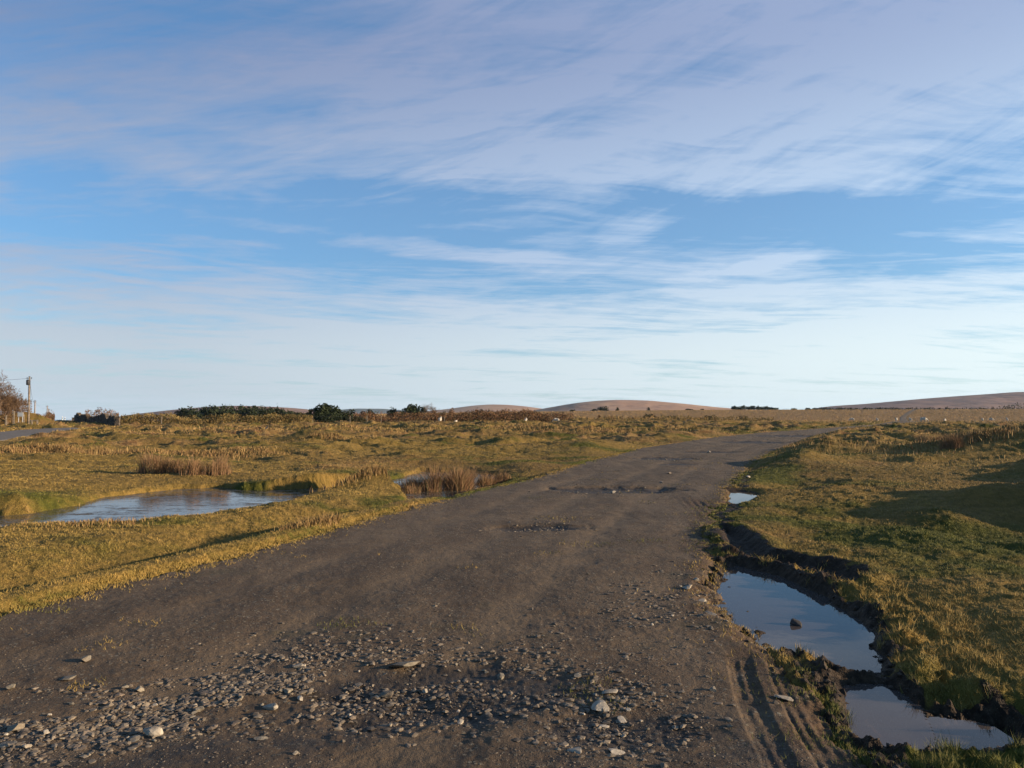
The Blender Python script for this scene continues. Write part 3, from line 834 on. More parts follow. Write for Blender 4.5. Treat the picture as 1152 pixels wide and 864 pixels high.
# ------------------------------------------------------------------ stones
def ico(sub):
    bm = bmesh.new(); bmesh.ops.create_icosphere(bm, subdivisions=sub, radius=1)
    v = np.array([w.co[:] for w in bm.verts]); f = np.array([[q.index for q in p.verts] for p in bm.faces]); bm.free()
    return v, f
IV, IF = ico(3)
OV, OF = ico(1)
def stone_mesh(seed, flat=.55, mat='stone'):
    rg = np.random.default_rng(seed)
    v = IV.copy()
    # chop with random planes for angular faces
    for k in range(11):
        n = rg.normal(0, 1, 3); n /= np.linalg.norm(n); d = rg.uniform(.45, .85)
        s = v@n; ex = np.maximum(s-d, 0); v = v-ex[:, None]*n
    v = v*(1+.05*noise(v[:, 0]*2.5+seed, v[:, 1]*2.5+v[:, 2]*2, seed))[:, None]
    v = v*np.array([1, rg.uniform(.6, .85), flat*rg.uniform(.8, 1.15)])
    me = bpy.data.meshes.new('stone')
    me.from_pydata([tuple(q) for q in v], [], [list(map(int, q)) for q in IF]); me.update()
    me.materials.append(M[mat])
    me.polygons.foreach_set('use_smooth', [False]*len(me.polygons))
    return me
SM_ = [stone_mesh(100+i, .5) for i in range(7)]
SLAB = [stone_mesh(200+i, .2) for i in range(4)]
PALE = [stone_mesh(300+i, .5, 'pale') for i in range(4)]
PSLAB = [stone_mesh(400+i, .22, 'pale') for i in range(3)]
DARKS = [stone_mesh(500+i, .45, 'darkstone') for i in range(2)]
def put_stone(px, row, wpx, kind, label, group=None, z=0, sink=.35, name='stone', rz=None):
    x, y = P(px, row, z)
    me = random.choice(kind)
    o = bpy.data.objects.new(name, me); COL.objects.link(o)
    s = wpx/F*y/2
    t = terrain(np.array([x]), np.array([y]))
    zz = float(t['RH'][0] if t['rs'][0] > 0 else t['top'][0])
    if t['qs'][0] > 0: zz = PUD_Z-.02
    hh = s*(.5 if kind in (SM_, PALE, DARKS) else .2)
    o.location = (x, y, zz+hh*(1-sink*1.2)); o.scale = (s, s, s)
    o.rotation_euler = (random.uniform(-.2, .2), random.uniform(-.2, .2), random.uniform(0, 6.3) if rz is None else rz)
    return tag(o, label, 'stone', group)
big = [
 (335,750,13,PALE,'pale upright stone with a smaller lump, at the right end of the stony belt'),
 (172,824,26,PALE,'large pale lumpy stone at the near side of the stony belt'),
 (18,821,24,SM_,'large grey-green stone near the left edge of the picture'),
 (30,841,13,PALE,'whitish rounded stone near the bottom left corner'),
 (10,839,24,SLAB,'flat grey slab left of the whitish stone in the bottom left corner'),
 (97,744,17,SM_,'smooth grey stone standing alone farther back at left'),
 (75,764,22,SLAB,'greenish flat stone beside a patch of moss at left'),
 (12,775,15,SM_,'grey wedge of stone at the left edge of the picture below the mossy slab'),
 (139,774,11,SM_,'left one of two grey stones touching in the stony belt'),
 (157,775,13,SM_,'right one of two grey stones touching in the stony belt'),
 (120,818,16,SLAB,'flat grey stone left of the large pale lumpy stone'),
 (222,795,15,SM_,'angular grey stone in the middle of the stony belt'),
 (304,791,19,PALE,'elongated pale stone near the right end of the stony belt'),
 (338,781,12,PALE,'pale pointed stone below the upright pale one'),
 (324,775,13,SM_,'grey flat topped stone left of the pale pointed one'),
 (294,826,17,SLAB,'flat greenish stone near the bottom, right of the large pale lumpy one'),
 (150,831,18,SLAB,'low brown slab just below left of the large pale lumpy stone'),
 (332,846,9,PALE,'small pale stone at the bottom, right of the stony belt'),
 (52,825,13,PALE,'yellowish stone right of the large grey-green one at left'),
 (452,747,44,SLAB,'broad dark flat slab lying at the top of the damp hollow'),
 (437,733,8,PALE,'small pale pebble sized stone above the broad dark slab'),
 (436,776,20,SM_,'grey triangular stone in the damp hollow'),
 (478,771,11,PALE,'pinkish stone in the middle of the damp hollow'),
 (564,757,16,SM_,'dark rounded stone at the right of the damp hollow'),
 (518,805,12,PALE,'pale stone at the centre of the damp hollow'),
 (676,796,32,PSLAB,'largest pale broken slab in the middle foreground'),
 (700,806,20,PSLAB,'smaller pale slab piece right of the largest broken slab'),
 (680,812,16,PSLAB,'narrow pale slab piece just below the largest broken slab'),
 (686,778,26,PSLAB,'long low pale slab just above the largest broken slab'),
 (648,845,22,PSLAB,'pale flat stone at the bottom left of the broken slabs'),
 (692,843,24,PSLAB,'pale flaky stone at the bottom right of the broken slabs'),
 (650,760,14,SLAB,'thin flat stone above the broken slabs in mid track'),
 (783,651,9,PALE,'upright pale stone at the right edge of the track by the puddle'),
 (773,661,17,PSLAB,'flat pale slab left of the upright pale stone by the puddle'),
 (790,671,18,PSLAB,'flat pale slab below the upright pale stone by the puddle'),
 (800,689,19,PSLAB,'whitest flat slab at the left shore of the puddle'),
 (883,786,24,PSLAB,'lone white slab beside the tyre treads'),
 (802,777,12,SM_,'grey stone on the track right of centre'),
 (690,551,11,PALE,'pale stone sitting in the large far pothole'),
 (797,508,6,PALE,'pale stone in a pothole up the track'),
 (841,538,9,PALE,'pale stone on the grass verge at the right of the track'),
 (753,533,7,SM_,'flat grey stone in mid track beyond the large pothole'),
 (744,543,6,PALE,'small pale stone right of the large far pothole'),
]
for px, row, w, k, lab in big: put_stone(px, row, w, k, lab)
o = put_stone(895,703,16,DARKS,'dark wet stone sticking out of the long puddle',None,PUD_Z,0.0)
o.scale.z *= 1.5
o = put_stone(1090,817,34,DARKS,'dark lump of wet earthy rock in the lower puddle',None,PUD_Z,0.0)
put_stone(256,551,7,DARKS,'dark stone at the far edge of the pond',None,POND_Z,-.6)
GRAVZ = [ # px,row, spread px, spread row, weight, label
 (150,800,120,24,.34,'small stone in the stony belt at the left foreground','stones of the left stony belt'),
 (300,765,60,22,.12,'small stone at the right end of the left stony belt','stones at the end of the stony belt'),
 (430,770,75,32,.16,'small stone in the dark damp hollow','stones of the damp hollow'),
 (560,745,60,22,.08,'small stone above the damp hollow','stones above the damp hollow'),
 (690,800,50,35,.10,'small stone around the pale broken slabs','stones round the broken slabs'),
 (750,680,40,25,.09,'small stone on the right shoulder of the track','stones of the right shoulder'),
 (604,594,24,5,.05,'small stone at the rim of the nearer far pothole','stones of the small pothole'),
 (745,516,30,2,.03,'small stone in the pothole beyond the large one','stones of the farther pothole'),
 (690,551,36,5,.06,'small stone in the larger far pothole','stones of the large pothole')]
NS = 235
for (cx, cy, sx, sy, w, lab, grp) in GRAVZ:
    for k in range(int(NS*w)):
        px = random.gauss(cx, sx*.8); row = min(862, random.gauss(cy, sy*.7)-(.22*(px-cx) if cx in (150, 300) else 0))
        if px < 2 or px > 1150: continue
        put_stone(px, row, random.uniform(3.5, 8)*(row-463)/320 if row > 620 else random.uniform(2.2, 4), random.choice([SM_, SM_, SM_, PALE, SLAB]), lab, grp)
# gravel : uncountable small stuff
def pebbles(name, x, y, z, s, mat, label, flat=.6):
    n = len(x)
    v0 = OV.shape[0]
    jit = 1+.28*RNG.normal(0, 1, (n, v0, 1)).clip(-1.5, 1.5)
    v = OV[None]*jit*s[:, None, None]*np.stack([np.ones(n), RNG.uniform(.55, 1, n), RNG.uniform(flat*.5, flat*1.2, n)], 1)[:, None, :]
    a = RNG.uniform(0, 2*PI, n); c, sn = np.cos(a)[:, None], np.sin(a)[:, None]
    X = v[..., 0]*c-v[..., 1]*sn; Y = v[..., 0]*sn+v[..., 1]*c
    V = np.stack([X+x[:, None], Y+y[:, None], v[..., 2]+z[:, None]], -1).reshape(-1, 3)
    Fc = (OF[None]+np.arange(n)[:, None, None]*v0).reshape(-1, 3)
    rn = np.repeat(np.concatenate([RNG.random((n, 2)), np.zeros((n, 1))], 1), v0, 0)
    o = mesh_np(name, V, Fc, mat, smooth=False, attrs={'rnd': rn})
    return tag(o, label, 'gravel', kind='stuff')
def row_tilt(c): return c in (150, 300)
xs = []; ys = []; zs_ = []
for (cx, cy, sx, sy, w, lab, grp) in GRAVZ:
    n = int(12500*w)
    px = RNG.normal(cx, sx*1.1, n); row = np.clip(RNG.normal(cy, sy*.85, n)-(.22*(px-cx) if row_tilt(cx) else 0), 485, 900)
    q = [P(a, b) for a, b in zip(px, row)]
    xs.append(np.array([a for a, b in q])); ys.append(np.array([b for a, b in q])); zs_.append(np.ones(n))
x, y, r = vis_sample(60000, 3.0, 60)
kk = fbm(x*.8, y*.8, 95, 3) > -.15
xs.append(x[kk]); ys.append(y[kk]); zs_.append(np.zeros(kk.sum()))
x = np.concatenate(xs); y = np.concatenate(ys); zn = np.concatenate(zs_)
t = terrain(x, y); ok = (t['rs'] > .08) & (t['qs'] < -.05) & ((zn < .5) | (fbm(x*2.2, y*2.2, 96, 3) > -.25))
x, y, zn = x[ok], y[ok], zn[ok]; z = t['RH'][ok]; r = np.hypot(x, y)
s = np.maximum((.003+.005*RNG.random(len(x))**2)*(1-zn)+zn*(.0045+.022*RNG.random(len(x))**3.2), .0006*r*RNG.uniform(.6, 1.2, len(x)))
pebbles('gravel', x, y, z+s*.08, s, M['gravel'], 'loose grey gravel scattered over the track', .4)
# mud clods along the puddle banks
x, y, r = vis_sample(60000, 3.0, 14, 8, 36)
t = terrain(x, y)
dq = np.minimum(np.abs(t['qs']+.10), 9)
ok = (t['mud'] > .55) & (t['qs'] < .14) & ((t['qs'] < .02) | ((noise(x*4, y*4, 130) > .15) & (RNG.random(len(x)) < .5))) & (RNG.random(len(x)) < .09*np.exp(-dq/.3)+.01) & (t['rs'] < .25)
x, y = x[ok], y[ok]; z = np.where(t['rs'] > 0.05, t['RH'], t['top'])[ok]; z = np.where(t['qs'][ok] > .02, PUD_Z-.004, z)
s = (.006+.028*RNG.random(len(x))**3)*np.where(t['qs'][ok] > .02, .6, 1)
pebbles('mud_clods', x, y, z, s, M['clod'], 'dark crumbs and clods of mud on the puddle banks', .9)['category'] = 'mud'

# ------------------------------------------------------------------ trees and bushes
def leaf_cloud(c, rad, n, size, lobes=7, rg=None, hollow=.35, flat=1):
    """irregular crown from leaf clusters"""
    rg = rg or RNG
    lc = rg.normal(0, 1, (lobes, 3)); lc /= np.linalg.norm(lc, axis=1)[:, None]
    lc *= rg.uniform(.25, .68, (lobes, 1)); lr = rg.uniform(.30, .52, lobes)
    lc[:, 2] = np.abs(lc[:, 2])*.9-.25
    i = rg.integers(0, lobes, n)
    d = rg.normal(0, 1, (n, 3)); d /= np.linalg.norm(d, axis=1)[:, None]
    p = lc[i]+d*(lr[i]*rg.uniform(.55, 1.05, n))[:, None]
    lo_, hi_ = np.percentile(p, 1.5, axis=0), np.percentile(p, 98.5, axis=0)
    p = (p-(lo_+hi_)/2)/((hi_-lo_)/2)
    p = p*np.array(rad)*[1, 1, flat]+np.array(c)
    a = rg.normal(0, 1, (n, 3)); a /= np.linalg.norm(a, axis=1)[:, None]
    b = np.cross(a, rg.normal(0, 1, (n, 3))); b /= np.linalg.norm(b, axis=1)[:, None]
    s = (size*rg.uniform(.6, 1.3, n))[:, None]
    V = np.stack([p-a*s, p+b*s*.6, p+a*s, p-b*s*.6], 1).reshape(-1, 3)
    Fc = np.arange(4*n).reshape(-1, 4)
    rn = np.stack([np.repeat(rg.random(n), 4), np.repeat(rg.random(n), 4), np.zeros(4*n)], 1)
    return V, Fc, rn
def crown_tree(name, px, top, y, wpx, mat, label, cat, group=None, n=700, trunk=True, dense=1.0, baserow=None):
    x = PX(px, y); z0 = gz(x, y)
    if baserow is not None: z0 = max(z0, ZR(baserow, y)) if False else z0
    zt = ZR(top, y); h = max(zt-z0, .4); w = wpx/F*y
    e = empty(name, (x, y, z0-.05))
    mb = MB()
    if trunk:
        mb.tube([(0,0,-.2),(.03*h,0,.25*h),(.0,.02*h,.55*h),(.04*h,0,.8*h)], [.04*h,.032*h,.022*h,.008*h], 7)
        for k in range(5):
            a = RNG.uniform(0, 6.28); zb = RNG.uniform(.25, .55)*h
            mb.tube([(0,0,zb),(math.cos(a)*w*.2, math.sin(a)*w*.2, zb+.15*h),(math.cos(a)*w*.36, math.sin(a)*w*.36, zb+.3*h)], [.018*h,.012*h,.004*h], 5)
        mb.build('trunk', M['bark'], e, True)
        c = (0, 0, h*.62); rad = (w*.56, w*.5, h*.40)
    else:
        for k in range(5):
            a = RNG.uniform(0, 6.28)
            mb.tube([(0,0,-.2),(math.cos(a)*w*.15, math.sin(a)*w*.15, h*.35),(math.cos(a)*w*.3, math.sin(a)*w*.3, h*.7)], [.03*h,.02*h,.006*h], 5)
        mb.build('stem', M['bark'], e, True)
        c = (0, 0, h*.42); rad = (w*.58, w*.45, h*.60)
    size = max(.0009*y, .14*min(w, h)*.6)
    V, Fc, rn = leaf_cloud(c, rad, n, size, lobes=random.randint(7, 12))
    mesh_np('crown', V, Fc, mat, parent=e, smooth=False, attrs={'rnd': rn})
    return tag(e, label, cat, group)
# conifer wood behind the hedge
wp = list(np.linspace(203, 345, 25))
wt = [463.5,462,461.5,461,460.5,460.2,460,459.5,459,458.6,458.2,458.5,458.8,459.2,459.5,459.8,460,460.5,461,462,463,464,464.5,465,465.5]
for i, (a, b) in enumerate(zip(wp, wt)):
    crown_tree('evergreen_tree', a+random.uniform(-1, 1), b-.6+random.uniform(-.8, .6), 250+random.uniform(-15, 20), random.uniform(12, 17), M['ever'], 'dark evergreen tree in the wood behind the hedge below the left hill', 'tree', 'trees of the evergreen wood', 800)
crown_tree('evergreen_tree', 312.5, 457, 245, 3.5, M['ever'], 'thin pointed tree rising above the evergreen wood', 'tree', None, 260)
crown_tree('evergreen_tree', 365, 456.5, 122, 25, M['ever'], 'largest dark round tree at the right end of the hedge', 'tree', None, 2600)
crown_tree('evergreen_bush', 385, 460.5, 108, 24, M['ever'], 'dark brownish bush leaning against the right of the largest round tree', 'bush', None, 2200, False)
crown_tree('evergreen_bush', 368, 464, 103, 30, M['ever'], 'low dark bush in front of the largest round tree', 'bush', None, 2000, False)
crown_tree('evergreen_bush', 402, 468.5, 103, 18, M['gorse'], 'low brown bush right of the dark tree clump', 'bush', None, 800, False)
for (px, top, y, w, mt, lab, n) in [
    (351,467,150,6,'ever','small dark tree left of the largest round tree',400),(409,463,200,6,'brownleaf','small brownish tree left of the little round dark one',350),
    (417,461.3,200,8,'ever','little round dark tree standing in the brown scrub',500),(442,459.8,200,11,'ever','medium dome-shaped dark tree in the brown scrub',700),
    (452,463,190,7,'ever','low dark tree between the dome-shaped tree and the tall spreading one',400),(462.5,456,200,15,'ever','tall spreading dark pine, highest in the brown scrub',1300),
    (474.5,458,205,11,'ever','flat-topped dark pine right of the tall spreading one',800),(488.5,460.3,210,4.5,'brownleaf','slim brown tree right of the pale bare tree',260),
    (497,463.2,195,8,'gorse','squat dark bush-like tree above the two sheep at left',300),(508,459.8,210,5.5,'brownleaf','small wind-blown thorn tree on a thin trunk',300),
    (536.5,460.6,215,4.5,'brownleaf','tiny flat-topped thorn tree left of the small hill',200),
    (731,466,170,11,'gorse','dark rounded gorse bush at the centre of the far field',700),(678,457.6,640,10,'gorse','dark scraggy tree clump at the foot of the broad hill',500),
    (644,461,600,5,'gorse','tiny dark bush at the left foot of the broad hill',150),(668,460.3,640,6,'gorse','small dark bush left of the scraggy tree clump',150),
    (694.5,458.6,640,3,'gorse','tiny bush right of the scraggy tree clump',100),(729,458.6,640,3,'gorse','tiny bush on the slope of the broad hill',100),
    (674.5,467,190,3,'brownleaf','small brown thorn bush in the yellow far field',150),(646,472,120,6,'gorse','low green-black gorse bush right of the brown scrub',350),
    (752,467.5,180,19,'gorse','long low dark gorse bush in the far field',600),(800,467.2,185,15,'gorse','dark low gorse bush left of the small right one in the far field',500),
    (837,468.3,185,9,'gorse','smallest low gorse bush in the far field by the track',300),
    (775,460.3,620,6.5,'gorse','dark bush on the far skyline left of the tree line',200),(790,460.3,620,3,'gorse','tiny bush on the skyline left of the tree line',100),
    (893,459.7,640,5,'gorse','lone round bush on the skyline right of the tree line',200),(908.7,459.2,640,4,'gorse','lone bush where the right ridge begins',200)]:
    tr = mt in ('ever',) or 'tree' in lab and 'clump' not in lab
    crown_tree('tree' if tr else 'bush', px, top, y, w, M[mt], lab, 'tree' if tr else 'bush', None, n, tr)
for i, px in enumerate(np.linspace(826, 872, 10)):
    crown_tree('evergreen_tree', px, 456.2+2.3*random.random()+(.8 if i > 7 else 0), 660+random.uniform(-10, 10), random.uniform(4.5, 8), M['ever'], 'dark tree in the short line of trees on the skyline right of the broad hill', 'tree', 'skyline tree line', 260)
for i, px in enumerate(np.linspace(918, 1104, 34)):
    crown_tree('hedgerow_bush', px+random.uniform(-2, 2), 459.4-.9*random.random(), 655+random.uniform(-8, 8), random.uniform(5, 9), M['gorse'], 'dark bush in the far hedgerow under the right ridge', 'bush', 'bushes of the far hedgerow', 150, False)
for i, px in enumerate(np.linspace(1106, 1200, 17)):
    crown_tree('hedgerow_bush', px, 459-5.2*min(1, i/8)+random.random()*.8, 670+i*2, random.uniform(7, 10), M['gorse'], 'dark bush in the far hedgerow climbing to the right edge', 'bush', 'bushes of the climbing hedgerow', 170, False)

# bare branching trees
def bare_tree(px, y, h, spread, label, seed, depth=7, mat='twig', r0=.11, n0=4, lean=(0, 0)):
    rg = random.Random(seed)
    x = PX(px, y); z0 = gz(x, y)
    e = empty('bare_tree', (x, y, z0-.05))
    tb = MB(); cb = MB()
    def grow(p, d, L, rad, k):
        q = p.copy(); pts = [p.copy()]; rads = [rad]
        for s in range(3):
            d = d+np.array([rg.gauss(0, .16), rg.gauss(0, .16), rg.gauss(.03, .1)]); d /= np.linalg.norm(d)
            q = q+d*L/3; pts.append(q.copy()); rads.append(rad*(1-.12*(s+1)))
        (tb if k == 0 else cb).tube(pts, rads, 6 if k < 3 else 3)
        if k >= depth: return
        for j in range(3 if k < 4 else 2):
            a = np.array([rg.gauss(0, 1), rg.gauss(0, 1), rg.gauss(.12, .55)]); a -= a@d*d; a /= np.linalg.norm(a)+1e-6
            nd = d*rg.uniform(.6, .9)+a*rg.uniform(.4, .75)*spread; nd /= np.linalg.norm(nd)
            grow(q if j < 2 else pts[2], nd, L*rg.uniform(.68, .86), max(rads[-1]*.66, .012), k+1)
    for _ in range(n0):
        grow(np.array([rg.gauss(0, .25), rg.gauss(0, .2), -.2]), np.array([rg.gauss(lean[0], .4), rg.gauss(lean[1], .25), 1.]), h*.25, r0, 0)
    tb.build('trunk', M['bark'], e, True); cb.build('branches', M[mat], e, False)
    return tag(e, label, 'tree')
bare_tree(-4, 86, 6.0, 1.0, 'large bare brown-twigged tree at the left edge of the picture', 3, 8)
bare_tree(12, 90, 4.5, 1.1, 'lower bare brown-twigged tree between the left edge and the near pole', 5, 8, n0=4)
bare_tree(34, 98, 2.0, 1.1, 'small bare thorn bush just behind the near pole', 9, 6, r0=.05, n0=5)
bare_tree(482.7, 205, 5.6, .8, 'pale bare tree right of the flat-topped pine', 12, 6, 'twig', .09, 2)

# ------------------------------------------------------------------ hedge and scrub as foliage masses
def leafmass(name, pts_fn, n, size, mat, label, cat, kind=None, extra=None):
    c = pts_fn(n)
    rg = RNG
    a = rg.normal(0, 1, (n, 3)); a[:, 2] = np.abs(a[:, 2])+.5; a /= np.linalg.norm(a, axis=1)[:, None]
    b = np.cross(a, rg.normal(0, 1, (n, 3))); b /= np.linalg.norm(b, axis=1)[:, None]
    s = (size*rg.uniform(.5, 1.4, n))[:, None]
    V = np.stack([c-a*s, c+b*s*.4, c+a*s, c-b*s*.4], 1).reshape(-1, 3)
    cl = np.clip(.5+.9*noise(c[:, 0]*.6, c[:, 1]*.6+c[:, 2], 41)+rg.normal(0, .2, n), 0, 1)
    rn = np.stack([np.repeat(cl, 4), np.repeat(rg.random(n), 4), np.zeros(4*n)], 1)
    o = mesh_np(name, V, np.arange(4*n).reshape(-1, 4), mat, smooth=False, attrs={'rnd': rn})
    return tag(o, label, cat, None, kind)
def strip(p0, p1, y0, y1, h, depth, hv=.3, taper=True):
    def f(n):
        s = RNG.random(n); yy = y0+(y1-y0)*s+RNG.normal(0, depth, n)
        px = p0+(p1-p0)*s; xx = PX(px, yy)
        zz = terrain(xx, yy)['top']
        top = h*(1+hv*fbm(xx*.35, yy*.1, 55, 3))
        return np.stack([xx, yy, zz+top*RNG.random(n)**.75], 1)
    return f
leafmass('hedge', strip(136, 352, 84, 92, 1.12, .55, .22), 16000, .085, M['hedge'], 'long clipped golden-brown hedge below the left hill', 'hedge')
leafmass('bracken', strip(398, 645, 106, 118, 1.3, 1.6, .45), 22000, .10, M['brownleaf'], 'band of red-brown bracken and scrub across the middle distance', 'bracken', 'stuff')
leafmass('bracken', strip(480, 610, 112, 122, 1.45, 1.5, .3), 9000, .10, M['brownleaf'], 'deeper red bracken left of the broad hill', 'bracken', 'stuff')
leafmass('bracken', strip(640, 870, 118, 128, .6, 2.0, .8), 5000, .10, M['hedge'], 'thin ragged line of scrub reaching the track', 'bracken', 'stuff')
leafmass('bramble', strip(38, 62, 100, 108, 1.25, 1.2, .5), 3500, .09, M['brownleaf'], 'brown bramble thicket on the bank end behind the near pole', 'bramble', 'stuff')
leafmass('bramble', strip(96, 134, 98, 90, 1.5, .8, .4), 2500, .08, M['brownleaf'], 'bramble and ivy growing over the stone wall', 'bramble', 'stuff')
leafmass('bramble', strip(-70, 36, 90, 94, 1.2, .9, .5), 5000, .08, M['brownleaf'], 'brown thicket under the bare trees at the left edge', 'bramble', 'stuff')

# ------------------------------------------------------------------ fence along the hedge
fe = empty('post_fence', (PX(136, 82), 82, 0)); fx, fy = fe.location.x, fe.location.y
prev = None
for px in (182, 250, 270, 292, 313, 333, 352, 394, 413, 429, 500):
    y = 81+ (px-136)*.062
    x = PX(px, y); z = gz(x, y)
    mb = MB(); mb.box((x-fx, y-fy, z+.42), (.10, .10, 1.1), .2); mb.build('post', M['greywood'], fe, bevel=.015)
    if prev:
        for k, hh in enumerate((.40, .85)):
            w = MB(); w.tube([(prev[0]-fx, prev[1]-fy, prev[2]+hh), (x-fx, y-fy, z+hh)], [.006, .006], 4); w.build('wire_strand', M['wire'], fe)
    prev = (x, y, z)
tag(fe, 'pale wooden post and wire fence in front of the hedge and scrub', 'fence')

# ------------------------------------------------------------------ stone wall with gate posts
def wall():
    a = (PX(132, 84), 84.); b = (PX(86, 104), 104.)
    e = empty('stone_wall', (a[0], a[1], gz(*a)))
    L = math.hypot(b[0]-a[0], b[1]-a[1]); ang = math.atan2(b[1]-a[1], b[0]-a[0])
    mb = MB(); rg = random.Random(4)
    rowh = 0
    for r_ in range(6):
        s = 0
        while s < L:
            w = rg.uniform(.3, .65); w = min(w, L-s)
            hh = .19
            cxx = s+w/2
            bx = cxx*math.cos(ang); by = cxx*math.sin(ang)
            zz = gz(a[0]+bx, a[1]+by)-gz(*a)
            off = rg.uniform(-.02, .02)
            mb.box((bx-math.sin(ang)*off, by+math.cos(ang)*off, zz+.05+r_*.185), (w-.02, .45+rg.uniform(-.05, .05), hh-.015+rg.uniform(-.01, .01)), ang)
            s += w
    mb.build('wall_face', M['wall'], e, bevel=.02)
    for (px, y, top, lab) in ((133.3, 82.6, 469.8, 'lit square stone gate post'), (83.5, 105.5, 470.3, 'dark far gate post')):
        x = PX(px, y); z = gz(x, y); h = ZR(top, y)-z
        g = MB(); g.box((x-a[0], y-a[1], z-e.location.z+h/2-.05), (.34, .34, h+.1), .1)
        g.box((x-a[0], y-a[1], z-e.location.z+h+.03), (.42, .42, .1), .1)
        o = g.build('gate_post', M['wall'], e, bevel=.03); o['label'] = lab
    tag(e, 'low dark stone wall running away from the lane between two gate posts', 'wall')
wall()

# ------------------------------------------------------------------ poles, wires, posts, sign
tops = []
def pole(px, top, y, label, rad=.14, big=False, z0=None):
    x = PX(px, y); z = gz(x, y) if z0 is None else z0; h = ZR(top, y)-z
    e = empty('utility_pole', (x, y, z-.1))
    m = MB(); m.tube([(0,0,-.3),(0,0,h*.5),(0,0,h)], [rad, rad*.85, rad*.7], 12); m.build('pole_shaft', M['wood'], e, True)
    m = MB(); m.tube([(0,0,h),(0,0,h+.05)], [rad*.85, rad*.5], 12); m.build('pole_cap', M['dark'], e, True)
    for s in (-1, 1):
        m = MB(); m.tube([(s*rad*.7,-.02,h-.35),(s*rad*1.9,-.02,h-.30),(s*rad*1.9,-.02,h-.18)], [.02,.02,.02], 6)
        b = m.build('bracket', M['metal'], e)
        m = MB(); m.tube([(s*rad*1.9,-.02,h-.18),(s*rad*1.9,-.02,h-.12),(s*rad*1.9,-.02,h-.06)], [.04,.055,.03], 8); m.build('insulator', M['dark'], b, True)
    if big:
        m = MB(); m.tube([(0,-rad-.10,h-.85),(0,-rad-.10,h-.80),(0,-rad-.10,h-.35),(0,-rad-.10,h-.30)], [.10,.17,.17,.10], 12); m.build('junction_box', M['dark'], e, True)
        m = MB(); m.tube([(rad*.95,0,0),(rad*.85,0,h*.5),(rad*.75,0,h-.4)], [.02,.02,.02], 6); m.build('cable_run', M['dark'], e)
        m = MB(); m.box((0,-rad*1.0,1.9),(.16,.02,.22)); m.build('pole_plate', M['metal'], e)
    tag(e, label, 'pole', 'poles along the lane')
    tops.append(np.array([x, y, z+h-.25])); return e
pole(32.7, 422.8, 78, 'tallest and nearest wooden utility pole with dark fittings beside the bare trees', .115, True)
pole(39.5, 450, 150, 'second utility pole, half as tall, just right of the nearest one', .14, z0=-2.5)
pole(53.4, 456, 205, 'third utility pole, taller of a close pair above the bramble thicket', .15, z0=-4)
pole(55.2, 459.5, 215, 'pale shorter pole of the close pair above the bramble thicket', .17, z0=-4)
pole(58.6, 465.3, 290, 'tiny farthest utility pole right of the close pair', .15, z0=-7)
def wire(a, b, sag, label):
    m = MB(); pts = []
    for k in range(17):
        s = k/16; p = a+(b-a)*s; pts.append((p[0], p[1], p[2]-sag*4*s*(1-s)))
    m.tube(pts, [.012]*17, 4); o = m.build('overhead_wire', M['wire'])
    tag(o, label, 'wire', 'wires between the poles')
wire(np.array([PX(-190, 70), 70, ZR(432, 70)]), tops[0], .25, 'thin overhead wire from the left edge to the nearest pole')
wire(tops[0], tops[1], 1.1, 'sagging wire from the nearest pole to the second')
wire(tops[1], tops[2], .9, 'wire from the second pole to the third')
wire(tops[2], tops[4], .9, 'wire from the third pole to the farthest')
for px, top, bot, y, lab in ((70.6, 468.3, 481, 112, 'left one of two white marker posts where the lane drops away'), (73.5, 469, 480.5, 116, 'right one of two white marker posts where the lane drops away')):
    x = PX(px, y); z = ZR(bot, y); h = ZR(top, y)-z
    e = empty('marker_post', (x, y, z)); m = MB(); m.tube([(0,0,-.8),(0,0,h*.97),(0,0,h)], [.05,.05,.02], 10); m.build('post', M['white'], e, True)
    m = MB(); m.tube([(0,0,h*.80),(0,0,h*.88)], [.054,.054], 10); m.build('reflector_band', M['dark'], e, True)
    tag(e, lab, 'post', 'white marker posts')
def bankpost(px, top, y, w, label, mat='greywood', hh=None):
    x = PX(px, y); z = gz(x, y); zt = ZR(top, y)
    m = MB(); m.box((0, 0, (zt-z)/2-.2), (w, w, zt-z+.4), .3)
    o = m.build('fence_post', M[mat], bevel=.02); o.location = (x, y, z)
    return tag(o, label, 'post', 'posts on the left bank')
bankpost(7.3, 466.8, 86, .16, 'short pale post on the bank below the largest bare tree')
bankpost(16, 462.3, 87, .17, 'tallest pale post on the bank left of the white sign')
bankpost(27.2, 466, 87, .15, 'pale post just right of the white sign on the bank')
bankpost(22.4, 475, 84, .16, 'stubby post low on the bank below the white sign')
bankpost(25.6, 475, 84, .16, 'stubby post low on the bank between its twin and the nearest pole')
bankpost(36.3, 473, 85, .16, 'post of the low rail just right of the nearest pole')
bankpost(42.5, 472.3, 86, .16, 'post at the right end of the low rail')
m = MB(); m.box((0, 0, 0), (.72, .06, .14), .1); o = m.build('fence_rail', M['greywood'], bevel=.01); o.location = (PX(39.4, 85.5), 85.3, ZR(473.2, 85.5)); tag(o, 'short wooden rail between two low posts right of the nearest pole', 'rail')
e = empty('road_sign', (PX(23.4, 86), 86, gz(PX(23.4, 86), 86)))
zc = ZR(466.3, 86)-e.location.z
m = MB(); m.box((0, 0, zc), (.62, .04, .46)); m.build('sign_panel', M['white'], e, bevel=.01)
for s in (-.22, .22):
    m = MB(); m.tube([(s, .04, -.3), (s, .04, zc+.2)], [.035, .035], 8); m.build('sign_post', M['metal'], e, True)
tag(e, 'small white rectangular sign on the bank under the bare trees', 'sign')

